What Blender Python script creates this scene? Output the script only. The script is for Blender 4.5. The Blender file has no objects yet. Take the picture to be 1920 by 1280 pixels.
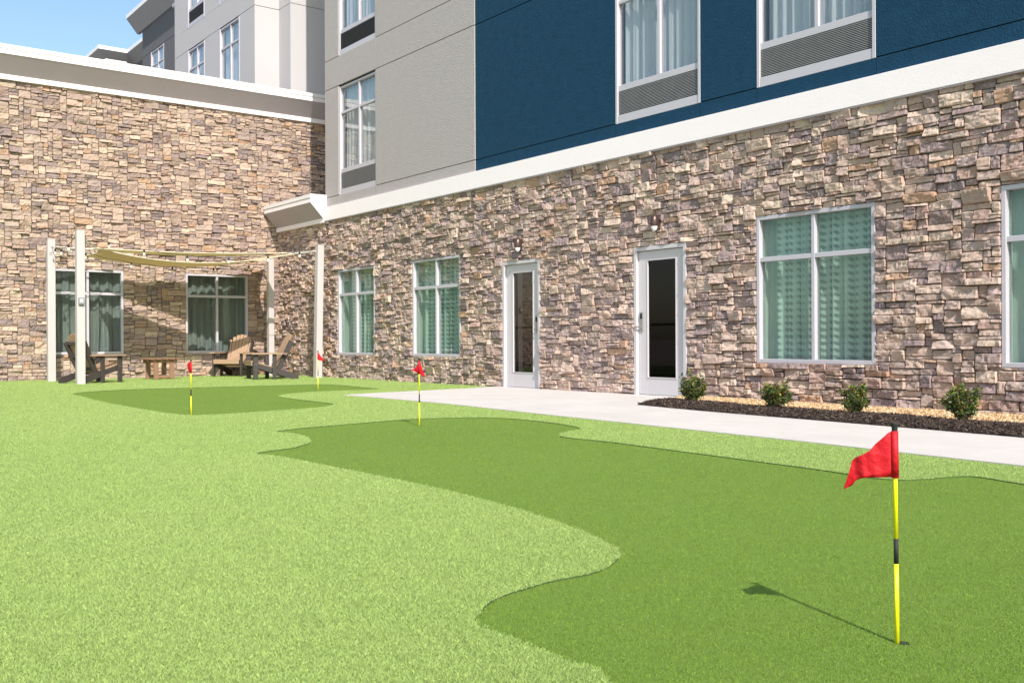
import bpy, math, random
import numpy as np
from mathutils import Matrix, Vector
random.seed(7)
scene = bpy.context.scene
R = math.radians

# ------------------------------------------------------------------ camera
CAM = (23.237, -10.342, 0.83)
cam_d = bpy.data.cameras.new('camera'); cam = bpy.data.objects.new('camera', cam_d)
scene.collection.objects.link(cam); scene.camera = cam
cam_d.sensor_width = 36; cam_d.lens = 1852.87 / 1920 * 36
cam_d.clip_start = 0.05; cam_d.clip_end = 3000
_r = Vector((0.60502, 0.79619, -0.0043)).normalized()
_b = Vector((0.79618, -0.60504, 0.0012)).normalized()
_u = _b.cross(_r).normalized(); _b = _r.cross(_u).normalized()
m = Matrix.Identity(4)
for i in range(3):
    m[i][0] = _r[i]; m[i][1] = _u[i]; m[i][2] = _b[i]; m[i][3] = CAM[i]
cam.matrix_world = m
scene.render.resolution_x = 1024; scene.render.resolution_y = 682

# ------------------------------------------------------------------ light
SUN_TO = Vector((0.947, -0.322, 0.85)).normalized()       # towards the sun
W = bpy.data.worlds.new('World'); scene.world = W; W.use_nodes = True
wn = W.node_tree.nodes; wl = W.node_tree.links
bg = wn['Background']; bg.inputs['Strength'].default_value = 0.15
sky = wn.new('ShaderNodeTexSky'); sky.sky_type = 'NISHITA'; sky.sun_disc = False
sky.sun_elevation = math.asin(SUN_TO.z); sky.sun_rotation = math.atan2(SUN_TO.x, SUN_TO.y)
sky.air_density = 1.0; sky.dust_density = 1.6; sky.ozone_density = 0.6
tint = wn.new('ShaderNodeMix'); tint.data_type = 'RGBA'; tint.blend_type = 'MULTIPLY'; tint.inputs[0].default_value = 1
tint.inputs[7].default_value = (0.97, 1.05, 1.01, 1); wl.new(sky.outputs[0], tint.inputs[6]); wl.new(tint.outputs[2], bg.inputs['Color'])
sl = bpy.data.lights.new('sun', 'SUN'); sl.energy = 4.3; sl.angle = R(0.53); sl.color = (1.0, 0.94, 0.87)
so = bpy.data.objects.new('sun', sl); scene.collection.objects.link(so)
so.rotation_euler = SUN_TO.to_track_quat('Z', 'Y').to_euler(); so.location = (20, -20, 30)
vs = scene.view_settings
vs.view_transform = 'Standard'; vs.look = 'None'; vs.gamma = 1; vs.exposure = 0.42

# ------------------------------------------------------------------ materials
def mat(name, col, rough=0.7, metal=0.0, noise=None, bump=None, spec=None, attr=None):
    """noise=(scale, amount, colour2) mixes a second colour; bump=(scale, strength, distance)."""
    M = bpy.data.materials.new(name); M.use_nodes = True
    nt = M.node_tree; n = nt.nodes; l = nt.links; b = n['Principled BSDF']
    b.inputs['Base Color'].default_value = (*col, 1); b.inputs['Roughness'].default_value = rough
    b.inputs['Metallic'].default_value = metal
    if spec is not None: b.inputs['Specular IOR Level'].default_value = spec
    tc = n.new('ShaderNodeTexCoord'); src = None
    if attr:
        a = n.new('ShaderNodeAttribute'); a.attribute_name = attr; src = a.outputs['Color']
    if noise:
        t = n.new('ShaderNodeTexNoise'); t.inputs['Scale'].default_value = noise[0]; t.inputs['Detail'].default_value = 8
        t.inputs['Roughness'].default_value = 0.65
        l.new(tc.outputs['Object'], t.inputs['Vector'])
        rr = n.new('ShaderNodeMapRange'); rr.inputs[1].default_value = 0.35; rr.inputs[2].default_value = 0.68
        rr.inputs[4].default_value = noise[1]; l.new(t.outputs['Fac'], rr.inputs[0])
        mx = n.new('ShaderNodeMix'); mx.data_type = 'RGBA'
        l.new(rr.outputs[0], mx.inputs[0])
        if src: l.new(src, mx.inputs[6])
        else: mx.inputs[6].default_value = (*col, 1)
        mx.inputs[7].default_value = (*noise[2], 1); src = mx.outputs[2]
    if src: l.new(src, b.inputs['Base Color'])
    if bump:
        t = n.new('ShaderNodeTexNoise'); t.inputs['Scale'].default_value = bump[0]; t.inputs['Detail'].default_value = 6
        l.new(tc.outputs['Object'], t.inputs['Vector'])
        bp = n.new('ShaderNodeBump'); bp.inputs['Strength'].default_value = bump[1]; bp.inputs['Distance'].default_value = bump[2]
        l.new(t.outputs['Fac'], bp.inputs['Height']); l.new(bp.outputs[0], b.inputs['Normal'])
    return M

def stone_mat(name):
    M = bpy.data.materials.new(name); M.use_nodes = True
    nt = M.node_tree; n = nt.nodes; l = nt.links; b = n['Principled BSDF']
    b.inputs['Roughness'].default_value = 0.88; b.inputs['Specular IOR Level'].default_value = 0.25
    tc = n.new('ShaderNodeTexCoord'); a = n.new('ShaderNodeAttribute'); a.attribute_name = 'col'
    def noise(s, d, lo, hi, out):
        t = n.new('ShaderNodeTexNoise'); t.inputs['Scale'].default_value = s; t.inputs['Detail'].default_value = d
        t.inputs['Roughness'].default_value = 0.6
        l.new(tc.outputs['Object'], t.inputs['Vector'])
        r = n.new('ShaderNodeMapRange'); r.inputs[1].default_value = lo; r.inputs[2].default_value = hi; r.inputs[4].default_value = out
        l.new(t.outputs['Fac'], r.inputs[0]); return r.outputs[0]
    def mixc(f, c1, c2):
        mx = n.new('ShaderNodeMix'); mx.data_type = 'RGBA'; l.new(f, mx.inputs[0]); l.new(c1, mx.inputs[6]); mx.inputs[7].default_value = (*c2, 1)
        return mx.outputs[2]
    c = mixc(noise(7, 5, 0.52, 0.75, 0.55), a.outputs['Color'], (0.40, 0.24, 0.15))      # rusty blotches
    c = mixc(noise(13, 6, 0.5, 0.75, 0.5), c, (0.20, 0.15, 0.155))                       # grey veins
    c = mixc(noise(38, 6, 0.42, 0.75, 0.45), c, (0.55, 0.46, 0.36))                      # pale grain
    l.new(c, b.inputs['Base Color'])
    t = n.new('ShaderNodeTexNoise'); t.inputs['Scale'].default_value = 55; t.inputs['Detail'].default_value = 8; t.inputs['Roughness'].default_value = 0.7
    l.new(tc.outputs['Object'], t.inputs['Vector'])
    bp = n.new('ShaderNodeBump'); bp.inputs['Strength'].default_value = 0.6; bp.inputs['Distance'].default_value = 0.012
    l.new(t.outputs['Fac'], bp.inputs['Height']); l.new(bp.outputs[0], b.inputs['Normal'])
    return M

def glass_mat(name, tint, refl=1.0, ior=1.5):
    M = bpy.data.materials.new(name); M.use_nodes = True
    nt = M.node_tree; n = nt.nodes; l = nt.links
    n.remove(n['Principled BSDF']); out = n['Material Output']
    tr = n.new('ShaderNodeBsdfTransparent'); tr.inputs[0].default_value = (*tint, 1)
    gl = n.new('ShaderNodeBsdfGlossy'); gl.inputs['Roughness'].default_value = 0.015; gl.inputs[0].default_value = (refl, refl, refl, 1)
    lw = n.new('ShaderNodeLayerWeight'); lw.inputs[0].default_value = 0.5
    pw = n.new('ShaderNodeMath'); pw.operation = 'POWER'; l.new(lw.outputs['Facing'], pw.inputs[0]); pw.inputs[1].default_value = 4.0
    fr = n.new('ShaderNodeMath'); fr.operation = 'MULTIPLY_ADD'; l.new(pw.outputs[0], fr.inputs[0]); f0 = ((ior - 1) / (ior + 1)) ** 2
    fr.inputs[1].default_value = 0.9 - f0; fr.inputs[2].default_value = f0
    tc = n.new('ShaderNodeTexCoord'); t = n.new('ShaderNodeTexNoise'); t.inputs['Scale'].default_value = 0.9
    l.new(tc.outputs['Object'], t.inputs['Vector'])
    bp = n.new('ShaderNodeBump'); bp.inputs['Strength'].default_value = 0.05; bp.inputs['Distance'].default_value = 0.02
    l.new(t.outputs['Fac'], bp.inputs['Height']); l.new(bp.outputs[0], gl.inputs['Normal'])
    mx = n.new('ShaderNodeMixShader'); l.new(fr.outputs[0], mx.inputs[0]); l.new(tr.outputs[0], mx.inputs[1]); l.new(gl.outputs[0], mx.inputs[2])
    l.new(mx.outputs[0], out.inputs['Surface'])
    return M

def curtain_mat(name, col, pattern=False, trans=0.35):
    M = bpy.data.materials.new(name); M.use_nodes = True
    nt = M.node_tree; n = nt.nodes; l = nt.links
    b = n['Principled BSDF']; b.inputs['Roughness'].default_value = 0.9; b.inputs['Base Color'].default_value = (*col, 1)
    out = n['Material Output']
    if pattern:
        uv = n.new('ShaderNodeUVMap'); sp = n.new('ShaderNodeSeparateXYZ'); l.new(uv.outputs[0], sp.inputs[0])
        def ma(op, a, bb=None, c=None):
            q = n.new('ShaderNodeMath'); q.operation = op
            for i, v in enumerate((a, bb, c)):
                if v is None: continue
                if isinstance(v, (int, float)): q.inputs[i].default_value = v
                else: l.new(v, q.inputs[i])
            return q.outputs[0]
        nz = n.new('ShaderNodeTexNoise'); nz.inputs['Scale'].default_value = 60; l.new(uv.outputs[0], nz.inputs['Vector'])
        row = ma('MULTIPLY', sp.outputs[1], 2 * math.pi / 0.085)
        colx = ma('MULTIPLY', sp.outputs[0], 2 * math.pi / 0.095)
        sx = ma('ABSOLUTE', ma('SINE', ma('MULTIPLY', sp.outputs[0], math.pi / 0.095)))
        ph = ma('ADD', row, ma('MULTIPLY', sx, 1.2))
        v = ma('ADD', ma('MULTIPLY', ma('SINE', ph), 0.9), ma('MULTIPLY', ma('SINE', colx), 0.75))
        v = ma('ADD', v, ma('MULTIPLY', ma('SUBTRACT', nz.outputs['Fac'], 0.5), 1.6))
        rr = n.new('ShaderNodeMapRange'); rr.inputs[1].default_value = 0.0; rr.inputs[2].default_value = 1.1; l.new(v, rr.inputs[0])
        rr.inputs[4].default_value = 0.82
        mx = n.new('ShaderNodeMix'); mx.data_type = 'RGBA'; l.new(rr.outputs[0], mx.inputs[0])
        mx.inputs[6].default_value = (*col, 1); mx.inputs[7].default_value = (col[0] * 0.24, col[1] * 0.28, col[2] * 0.3, 1)
        l.new(mx.outputs[2], b.inputs['Base Color'])
    tl = n.new('ShaderNodeBsdfTranslucent'); tl.inputs[0].default_value = (*col, 1)
    ms = n.new('ShaderNodeMixShader'); ms.inputs[0].default_value = trans
    l.new(b.outputs[0], ms.inputs[1]); l.new(tl.outputs[0], ms.inputs[2]); l.new(ms.outputs[0], out.inputs['Surface'])
    return M

def turf_mat(name, c1, c2, c3, rough=0.75, blade=False):
    M = bpy.data.materials.new(name); M.use_nodes = True
    nt = M.node_tree; n = nt.nodes; l = nt.links; b = n['Principled BSDF']
    b.inputs['Roughness'].default_value = rough; b.inputs['Specular IOR Level'].default_value = 0.3
    tc = n.new('ShaderNodeTexCoord')
    def mixn(prev, c, scale, lo, hi, amt, det=5):
        t = n.new('ShaderNodeTexNoise'); t.inputs['Scale'].default_value = scale; t.inputs['Detail'].default_value = det
        l.new(tc.outputs['Object'], t.inputs['Vector'])
        r = n.new('ShaderNodeMapRange'); r.inputs[1].default_value = lo; r.inputs[2].default_value = hi; r.inputs[4].default_value = amt
        l.new(t.outputs['Fac'], r.inputs[0])
        mx = n.new('ShaderNodeMix'); mx.data_type = 'RGBA'; l.new(r.outputs[0], mx.inputs[0])
        if isinstance(prev, tuple): mx.inputs[6].default_value = (*prev, 1)
        else: l.new(prev, mx.inputs[6])
        mx.inputs[7].default_value = (*c, 1); return mx.outputs[2]
    c = mixn(c1, c2, 0.35, 0.35, 0.65, 0.6)
    c = mixn(c, c3, 2.6, 0.4, 0.7, 0.22)
    if blade:
        a = n.new('ShaderNodeAttribute'); a.attribute_name = 'rnd'
        mm = n.new('ShaderNodeMix'); mm.data_type = 'RGBA'; mm.blend_type = 'MULTIPLY'; mm.inputs[0].default_value = 1
        l.new(c, mm.inputs[6]); l.new(a.outputs['Color'], mm.inputs[7]); c = mm.outputs[2]
        tl = n.new('ShaderNodeBsdfTranslucent'); l.new(c, tl.inputs[0])
        ms = n.new('ShaderNodeMixShader'); ms.inputs[0].default_value = 0.3
        l.new(b.outputs[0], ms.inputs[1]); l.new(tl.outputs[0], ms.inputs[2]); l.new(ms.outputs[0], n['Material Output'].inputs['Surface'])
    else:
        c = mixn(c, tuple(x * 0.45 for x in c1), 160, 0.5, 0.7, 0.5, 2)
        t = n.new('ShaderNodeTexNoise'); t.inputs['Scale'].default_value = 220
        l.new(tc.outputs['Object'], t.inputs['Vector'])
        bp = n.new('ShaderNodeBump'); bp.inputs['Strength'].default_value = 0.7; bp.inputs['Distance'].default_value = 0.01
        l.new(t.outputs['Fac'], bp.inputs['Height']); l.new(bp.outputs[0], b.inputs['Normal'])
    l.new(c, b.inputs['Base Color'])
    return M

def attr_mat(name, rough=0.85, bump=None, trans=0.0, spec=0.3):
    M = mat(name, (1, 1, 1), rough, attr='rnd', bump=bump, spec=spec)
    if trans:
        n = M.node_tree.nodes; l = M.node_tree.links; b = n['Principled BSDF']
        a = [x for x in n if x.type == 'ATTRIBUTE'][0]
        tl = n.new('ShaderNodeBsdfTranslucent'); l.new(a.outputs['Color'], tl.inputs[0])
        ms = n.new('ShaderNodeMixShader'); ms.inputs[0].default_value = trans
        l.new(b.outputs[0], ms.inputs[1]); l.new(tl.outputs[0], ms.inputs[2]); l.new(ms.outputs[0], n['Material Output'].inputs['Surface'])
    return M

def wood_mat(name, c, c2):
    M = mat(name, c, 0.65)
    n = M.node_tree.nodes; l = M.node_tree.links; b = n['Principled BSDF']
    tc = n.new('ShaderNodeTexCoord'); mp = n.new('ShaderNodeMapping'); mp.inputs['Scale'].default_value = (6, 45, 45)
    l.new(tc.outputs['Object'], mp.inputs[0])
    t = n.new('ShaderNodeTexNoise'); t.inputs['Scale'].default_value = 1.5; t.inputs['Detail'].default_value = 6; l.new(mp.outputs[0], t.inputs['Vector'])
    mx = n.new('ShaderNodeMix'); mx.data_type = 'RGBA'; l.new(t.outputs['Fac'], mx.inputs[0])
    mx.inputs[6].default_value = (*c, 1); mx.inputs[7].default_value = (*c2, 1); l.new(mx.outputs[2], b.inputs['Base Color'])
    return M

MT = {}
MT['stone'] = stone_mat('ledgestone')
MT['mortar'] = mat('dark_joint', (0.13, 0.10, 0.08), 0.95)
MT['grey'] = mat('grey_stucco', (0.42, 0.38, 0.375), 0.92, noise=(9, 0.55, (0.365, 0.333, 0.328)), bump=(58, 0.8, 0.013), spec=0.2)
MT['blue'] = mat('blue_stucco', (0.006, 0.040, 0.082), 0.9, noise=(7, 0.9, (0.009, 0.052, 0.104)), bump=(58, 0.8, 0.013), spec=0.22)
MT['white'] = mat('white_stucco', (0.90, 0.82, 0.83), 0.85, noise=(2.5, 0.4, (0.86, 0.785, 0.795)), bump=(120, 0.5, 0.006), spec=0.2)
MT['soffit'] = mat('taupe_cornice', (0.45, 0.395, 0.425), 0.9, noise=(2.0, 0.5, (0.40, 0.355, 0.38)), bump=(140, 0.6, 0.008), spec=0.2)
MT['trim'] = mat('white_trim_metal', (0.82, 0.81, 0.80), 0.45, noise=(4, 0.3, (0.76, 0.75, 0.75)))
MT['frame'] = mat('aluminium_frame', (0.50, 0.475, 0.52), 0.42, noise=(3, 0.25, (0.45, 0.43, 0.47)))
MT['door'] = mat('door_paint', (0.56, 0.525, 0.545), 0.4, noise=(2.2, 0.3, (0.51, 0.48, 0.50)))
MT['lt'] = mat('pale_stucco', (0.50, 0.472, 0.478), 0.92, noise=(0.8, 0.5, (0.47, 0.445, 0.45)), bump=(120, 0.6, 0.01), spec=0.2)
MT['dk'] = mat('shaded_grey_stucco', (0.14, 0.137, 0.15), 0.92, noise=(0.8, 0.5, (0.125, 0.122, 0.135)), bump=(120, 0.6, 0.01), spec=0.2)  # lighter grey wall, its shade put into this darker colour
MT['farsoffit'] = mat('grey_cornice', (0.36, 0.35, 0.35), 0.9, bump=(100, 0.5, 0.01), noise=(1, 0.4, (0.32, 0.31, 0.31)))
MT['roof'] = mat('roof_membrane', (0.22, 0.215, 0.21), 0.9, noise=(1.5, 0.5, (0.16, 0.16, 0.155)))
MT['black'] = mat('black_plastic', (0.010, 0.010, 0.011), 0.7, noise=(20, 0.4, (0.03, 0.03, 0.03)))
MT['dark'] = mat('dark_void', (0.018, 0.018, 0.02), 0.9, noise=(1, 0.4, (0.03, 0.03, 0.033)))
MT['grille'] = mat('louvre_slats', (0.40, 0.39, 0.40), 0.5, metal=0.1, noise=(9, 0.4, (0.24, 0.24, 0.25)))
MT['grilleb'] = mat('bronze_grille', (0.05, 0.045, 0.04), 0.5, noise=(2, 0.6, (0.08, 0.07, 0.06)))
MT['gls'] = glass_mat('green_glass', (0.84, 0.915, 0.88))
MT['glg'] = glass_mat('grey_green_glass', (0.80, 0.855, 0.83))
MT['glu'] = glass_mat('clear_glass', (0.93, 0.945, 0.96), ior=1.65)
MT['gld'] = glass_mat('smoked_glass', (0.26, 0.22, 0.21), ior=1.5)
MT['glb'] = glass_mat('black_glass', (0.15, 0.13, 0.13), refl=0.4, ior=1.25)
MT['cur_pat'] = curtain_mat('patterned_curtain', (0.84, 0.88, 0.86), True)
MT['cur_sheer'] = curtain_mat('sheer_curtain', (0.80, 0.83, 0.84))
MT['cur_green'] = curtain_mat('grey_green_curtain', (0.47, 0.46, 0.46))
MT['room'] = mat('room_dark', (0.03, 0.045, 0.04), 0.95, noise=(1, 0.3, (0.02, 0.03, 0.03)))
MT['plaster'] = mat('plaster_return', (0.62, 0.63, 0.60), 0.9, noise=(3, 0.3, (0.56, 0.57, 0.54)))
MT['bronze'] = mat('bronze_metal', (0.10, 0.065, 0.055), 0.35, metal=0.55, noise=(14, 0.3, (0.09, 0.05, 0.04)))
MT['lens'] = mat('lamp_lens', (0.85, 0.85, 0.86), 0.3)
MT['steel'] = mat('brushed_steel', (0.42, 0.40, 0.38), 0.35, metal=0.7, noise=(30, 0.4, (0.3, 0.29, 0.28)))
MT['post'] = mat('post_paint', (0.50, 0.455, 0.45), 0.6, noise=(3, 0.35, (0.44, 0.40, 0.395)), bump=(60, 0.2, 0.003))
MT['boxgrey'] = mat('outlet_grey', (0.25, 0.26, 0.29), 0.5, noise=(12, 0.4, (0.2, 0.2, 0.22)))
MT['concrete'] = mat('pale_concrete', (0.60, 0.56, 0.535), 0.9, noise=(1.4, 0.8, (0.51, 0.475, 0.45)), bump=(200, 0.35, 0.004), spec=0.2)
MT['ground'] = mat('bare_ground', (0.30, 0.27, 0.25), 0.95, noise=(0.5, 0.6, (0.24, 0.22, 0.20)))
MT['mulchb'] = mat('mulch_soil', (0.02, 0.015, 0.013), 0.95, noise=(20, 0.6, (0.045, 0.032, 0.028)), bump=(60, 1, 0.02))
MT['gravelb'] = mat('gravel_base', (0.28, 0.18, 0.10), 0.95, noise=(30, 0.6, (0.25, 0.18, 0.1)), bump=(60, 1, 0.02))
MT['chip'] = attr_mat('mulch_chips'); MT['pebble'] = attr_mat('pebbles', 0.8)
MT['leaf'] = attr_mat('shrub_leaf', 0.35, trans=0.25, spec=0.35)
MT['bark'] = mat('twig_bark', (0.16, 0.11, 0.08), 0.9, noise=(40, 0.5, (0.08, 0.055, 0.04)))
MT['fringe'] = turf_mat('fringe_base', (0.25, 0.35, 0.11), (0.23, 0.335, 0.095), (0.275, 0.37, 0.13))
MT['green'] = turf_mat('green_base', (0.16, 0.25, 0.043), (0.145, 0.235, 0.037), (0.175, 0.26, 0.052))
MT['blade_l'] = turf_mat('long_blades', (0.395, 0.525, 0.17), (0.355, 0.495, 0.145), (0.45, 0.55, 0.205), blade=True)
MT['blade_s'] = turf_mat('short_blades', (0.215, 0.35, 0.048), (0.19, 0.32, 0.040), (0.25, 0.365, 0.062), blade=True)
MT['tan'] = wood_mat('tan_boards', (0.42, 0.28, 0.18), (0.31, 0.20, 0.13))
MT['brown'] = wood_mat('brown_boards', (0.30, 0.17, 0.10), (0.22, 0.125, 0.075))
MT['darkb'] = wood_mat('dark_boards', (0.062, 0.050, 0.047), (0.035, 0.028, 0.027))
MT['sail'] = curtain_mat('sail_cloth', (0.74, 0.62, 0.40), trans=0.5)
MT['hem'] = mat('sail_hem', (0.70, 0.64, 0.5), 0.8, noise=(20, 0.3, (0.6, 0.55, 0.42)))
MT['rope'] = mat('white_rope', (0.66, 0.62, 0.56), 0.8, noise=(60, 0.5, (0.4, 0.38, 0.33)))
MT['wire'] = mat('black_wire', (0.015, 0.015, 0.015), 0.6, noise=(40, 0.4, (0.03, 0.03, 0.03)))
MT['bulb'] = mat('bulb_glass', (0.85, 0.80, 0.70), 0.15, noise=(30, 0.2, (0.8, 0.7, 0.55)))
MT['red'] = curtain_mat('red_nylon', (0.66, 0.006, 0.018), trans=0.25)
MT['red'].node_tree.nodes['Principled BSDF'].inputs['Roughness'].default_value = 0.6
_n = MT['red'].node_tree.nodes; _t = _n.new('ShaderNodeTexNoise'); _t.inputs['Scale'].default_value = 38; _t.inputs['Detail'].default_value = 3
_c = _n.new('ShaderNodeTexCoord'); _b2 = _n.new('ShaderNodeBump'); _b2.inputs['Strength'].default_value = 0.7; _b2.inputs['Distance'].default_value = 0.01
MT['red'].node_tree.links.new(_c.outputs['Object'], _t.inputs['Vector']); MT['red'].node_tree.links.new(_t.outputs['Fac'], _b2.inputs['Height'])
MT['red'].node_tree.links.new(_b2.outputs[0], _n['Principled BSDF'].inputs['Normal'])
MT['yellow'] = mat('yellow_pole', (0.86, 0.80, 0.012), 0.35, noise=(9, 0.3, (0.80, 0.72, 0.01)))
MT['backing'] = mat('shaded_turf_backing', (0.06, 0.11, 0.025), 0.95, noise=(80, 0.5, (0.02, 0.03, 0.012)))  # cut side of the turf, shadow at the blade bases put into the dark colour
MT['cup'] = mat('cup_dark', (0.02, 0.032, 0.01), 0.8, noise=(30, 0.4, (0.01, 0.015, 0.01)))

# ------------------------------------------------------------------ object helpers
def obj(name, V, F, material, parent=None, base=(0, 0, 0), smooth=False, attr=None, attrname='col', uv=None, mats=None, fm=None):
    """One mesh object. V are coordinates relative to the world; base (the parent's place) is taken off."""
    me = bpy.data.meshes.new(name)
    V = np.asarray(V, dtype=np.float64) - np.asarray(base)
    if isinstance(F, np.ndarray):
        k = F.shape[1]; nf = len(F)
        me.vertices.add(len(V)); me.vertices.foreach_set('co', V.ravel())
        me.loops.add(nf * k); me.loops.foreach_set('vertex_index', F.astype(np.int32).ravel())
        me.polygons.add(nf); me.polygons.foreach_set('loop_start', np.arange(0, nf * k, k, dtype=np.int32))
        me.polygons.foreach_set('loop_total', np.full(nf, k, dtype=np.int32))
        me.update(calc_edges=True)
    else:
        me.from_pydata([tuple(v) for v in V], [], F)
    for mm in (mats or [material]): me.materials.append(mm)
    if fm is not None: me.polygons.foreach_set('material_index', np.asarray(fm, dtype=np.int32))
    if attr is not None:
        a = me.color_attributes.new(attrname, 'FLOAT_COLOR', 'POINT')
        c = np.ones((len(V), 4)); c[:, :3] = attr; a.data.foreach_set('color', c.ravel())
    if uv is not None:
        ul = me.uv_layers.new(name='UVMap'); idx = np.empty(len(me.loops), dtype=np.int32)
        me.loops.foreach_get('vertex_index', idx); ul.data.foreach_set('uv', np.asarray(uv)[idx].ravel())
    me.polygons.foreach_set('use_smooth', [smooth] * len(me.polygons))
    me.update()
    o = bpy.data.objects.new(name, me); scene.collection.objects.link(o)
    if parent: o.parent = parent
    return o

def tag(o, label=None, cat=None, group=None, kind=None):
    if label: o['label'] = label
    if cat: o['category'] = cat
    if group: o['group'] = group
    if kind: o['kind'] = kind
    return o
def empty(name, loc, rz=0.0):
    e = bpy.data.objects.new(name, None); scene.collection.objects.link(e); e.location = loc; e.rotation_euler.z = rz
    e.empty_display_size = 0.2
    return e

class MB:
    def __init__(s): s.V = []; s.F = []
    def add(s, V, F):
        k = len(s.V); s.V += [tuple(v) for v in V]; s.F += [tuple(i + k for i in f) for f in F]; return s
    def box(s, a, b, f=None, bev=0.0):
        x0, y0, z0 = [min(p, q) for p, q in zip(a, b)]; x1, y1, z1 = [max(p, q) for p, q in zip(a, b)]
        if bev <= 0:
            V = [(x0, y0, z0), (x1, y0, z0), (x1, y1, z0), (x0, y1, z0), (x0, y0, z1), (x1, y0, z1), (x1, y1, z1), (x0, y1, z1)]
            F = [(0, 3, 2, 1), (4, 5, 6, 7), (0, 1, 5, 4), (1, 2, 6, 5), (2, 3, 7, 6), (3, 0, 4, 7)]
        else:
            e = min(bev, (x1 - x0) / 3, (y1 - y0) / 3, (z1 - z0) / 3); V = []; F = []
            ring = lambda z, i: [(x0 + i, y0, z), (x1 - i, y0, z), (x1, y0 + i, z), (x1, y1 - i, z), (x1 - i, y1, z), (x0 + i, y1, z), (x0, y1 - i, z), (x0, y0 + i, z)]
            ins = lambda z: [(x0 + e, y0 + e, z)] * 1
            r0 = [(min(max(x, x0 + e), x1 - e), min(max(y, y0 + e), y1 - e), z0) for x, y, _ in ring(0, e)]
            r3 = [(x, y, z1) for x, y, _ in r0]
            V = r0 + ring(z0 + e, e) + ring(z1 - e, e) + r3
            for q in range(3):
                for i in range(8): F.append((q * 8 + i, q * 8 + (i + 1) % 8, q * 8 + 8 + (i + 1) % 8, q * 8 + 8 + i))
            F.append(tuple(reversed(range(8)))); F.append(tuple(range(24, 32)))
        if f: V = [f(*v) for v in V]
        return s.add(V, F)
    def tube(s, pts, r, n=8, cap=True):
        pts = [Vector(p) for p in pts]; k = len(pts); rs = r if isinstance(r, (list, tuple)) else [r] * k
        V = []; F = []
        for i, p in enumerate(pts):
            t = (pts[min(i + 1, k - 1)] - pts[max(i - 1, 0)]).normalized()
            a = t.orthogonal().normalized() if i == 0 else (a - t * a.dot(t)).normalized()
            b = t.cross(a)
            for j in range(n):
                w = 2 * math.pi * j / n; V.append(p + (a * math.cos(w) + b * math.sin(w)) * rs[i])
        for i in range(k - 1):
            for j in range(n): F.append((i * n + j, i * n + (j + 1) % n, (i + 1) * n + (j + 1) % n, (i + 1) * n + j))
        if cap: F.append(tuple(reversed(range(n)))); F.append(tuple((k - 1) * n + j for j in range(n)))
        return s.add(V, F)
    def lathe(s, prof, c, n=16, axis='z'):
        V = []; F = []; k = len(prof)
        for r, z in prof:
            for j in range(n):
                w = 2 * math.pi * j / n; V.append((c[0] + r * math.cos(w), c[1] + r * math.sin(w), c[2] + z))
        for i in range(k - 1):
            for j in range(n): F.append((i * n + j, i * n + (j + 1) % n, (i + 1) * n + (j + 1) % n, (i + 1) * n + j))
        return s.add(V, F)
    def prism(s, prof, axis, a, b, f=None):
        """extrude a closed profile [(p,q)] between a and b; f(p,q,t)->xyz"""
        n = len(prof); V = [f(p, q, a) for p, q in prof] + [f(p, q, b) for p, q in prof]
        F = [(i, (i + 1) % n, n + (i + 1) % n, n + i) for i in range(n)] + [tuple(range(n)), tuple(reversed(range(n, 2 * n)))]
        return s.add(V, F)
    def build(s, name, m, parent=None, base=(0, 0, 0), smooth=False):
        o = obj(name, s.V, s.F, m, parent, base, smooth)
        import bmesh
        bm = bmesh.new(); bm.from_mesh(o.data); bmesh.ops.recalc_face_normals(bm, faces=bm.faces); bm.to_mesh(o.data); bm.free()
        return o

# value noise -------------------------------------------------------
def _h(i, j, k, seed):
    n = (i * 374761393 + j * 668265263 + k * 2147483647 + seed * 974634777) & 0xffffffff
    n = ((n ^ (n >> 13)) * 1274126177) & 0xffffffff
    n = (n ^ (n >> 16)) & 0xffffffff
    return n / 4294967295.0
def vnoise(p, seed=0):
    p = np.asarray(p, dtype=np.float64); i = np.floor(p).astype(np.int64); f = p - i; f = f * f * (3 - 2 * f); r = 0
    for a in (0, 1):
        for b in (0, 1):
            for c in (0, 1):
                w = (f[:, 0] if a else 1 - f[:, 0]) * (f[:, 1] if b else 1 - f[:, 1]) * (f[:, 2] if c else 1 - f[:, 2])
                r = r + w * _h(i[:, 0] + a, i[:, 1] + b, i[:, 2] + c, seed)
    return r * 2 - 1

# frames of the two walls: a along the wall, d out of the wall, z up
RW = lambda a, d, z: (a, -d, z)      # right wall, plane y=0
LW = lambda a, d, z: (d, a, z)       # left wall, plane x=0

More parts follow.
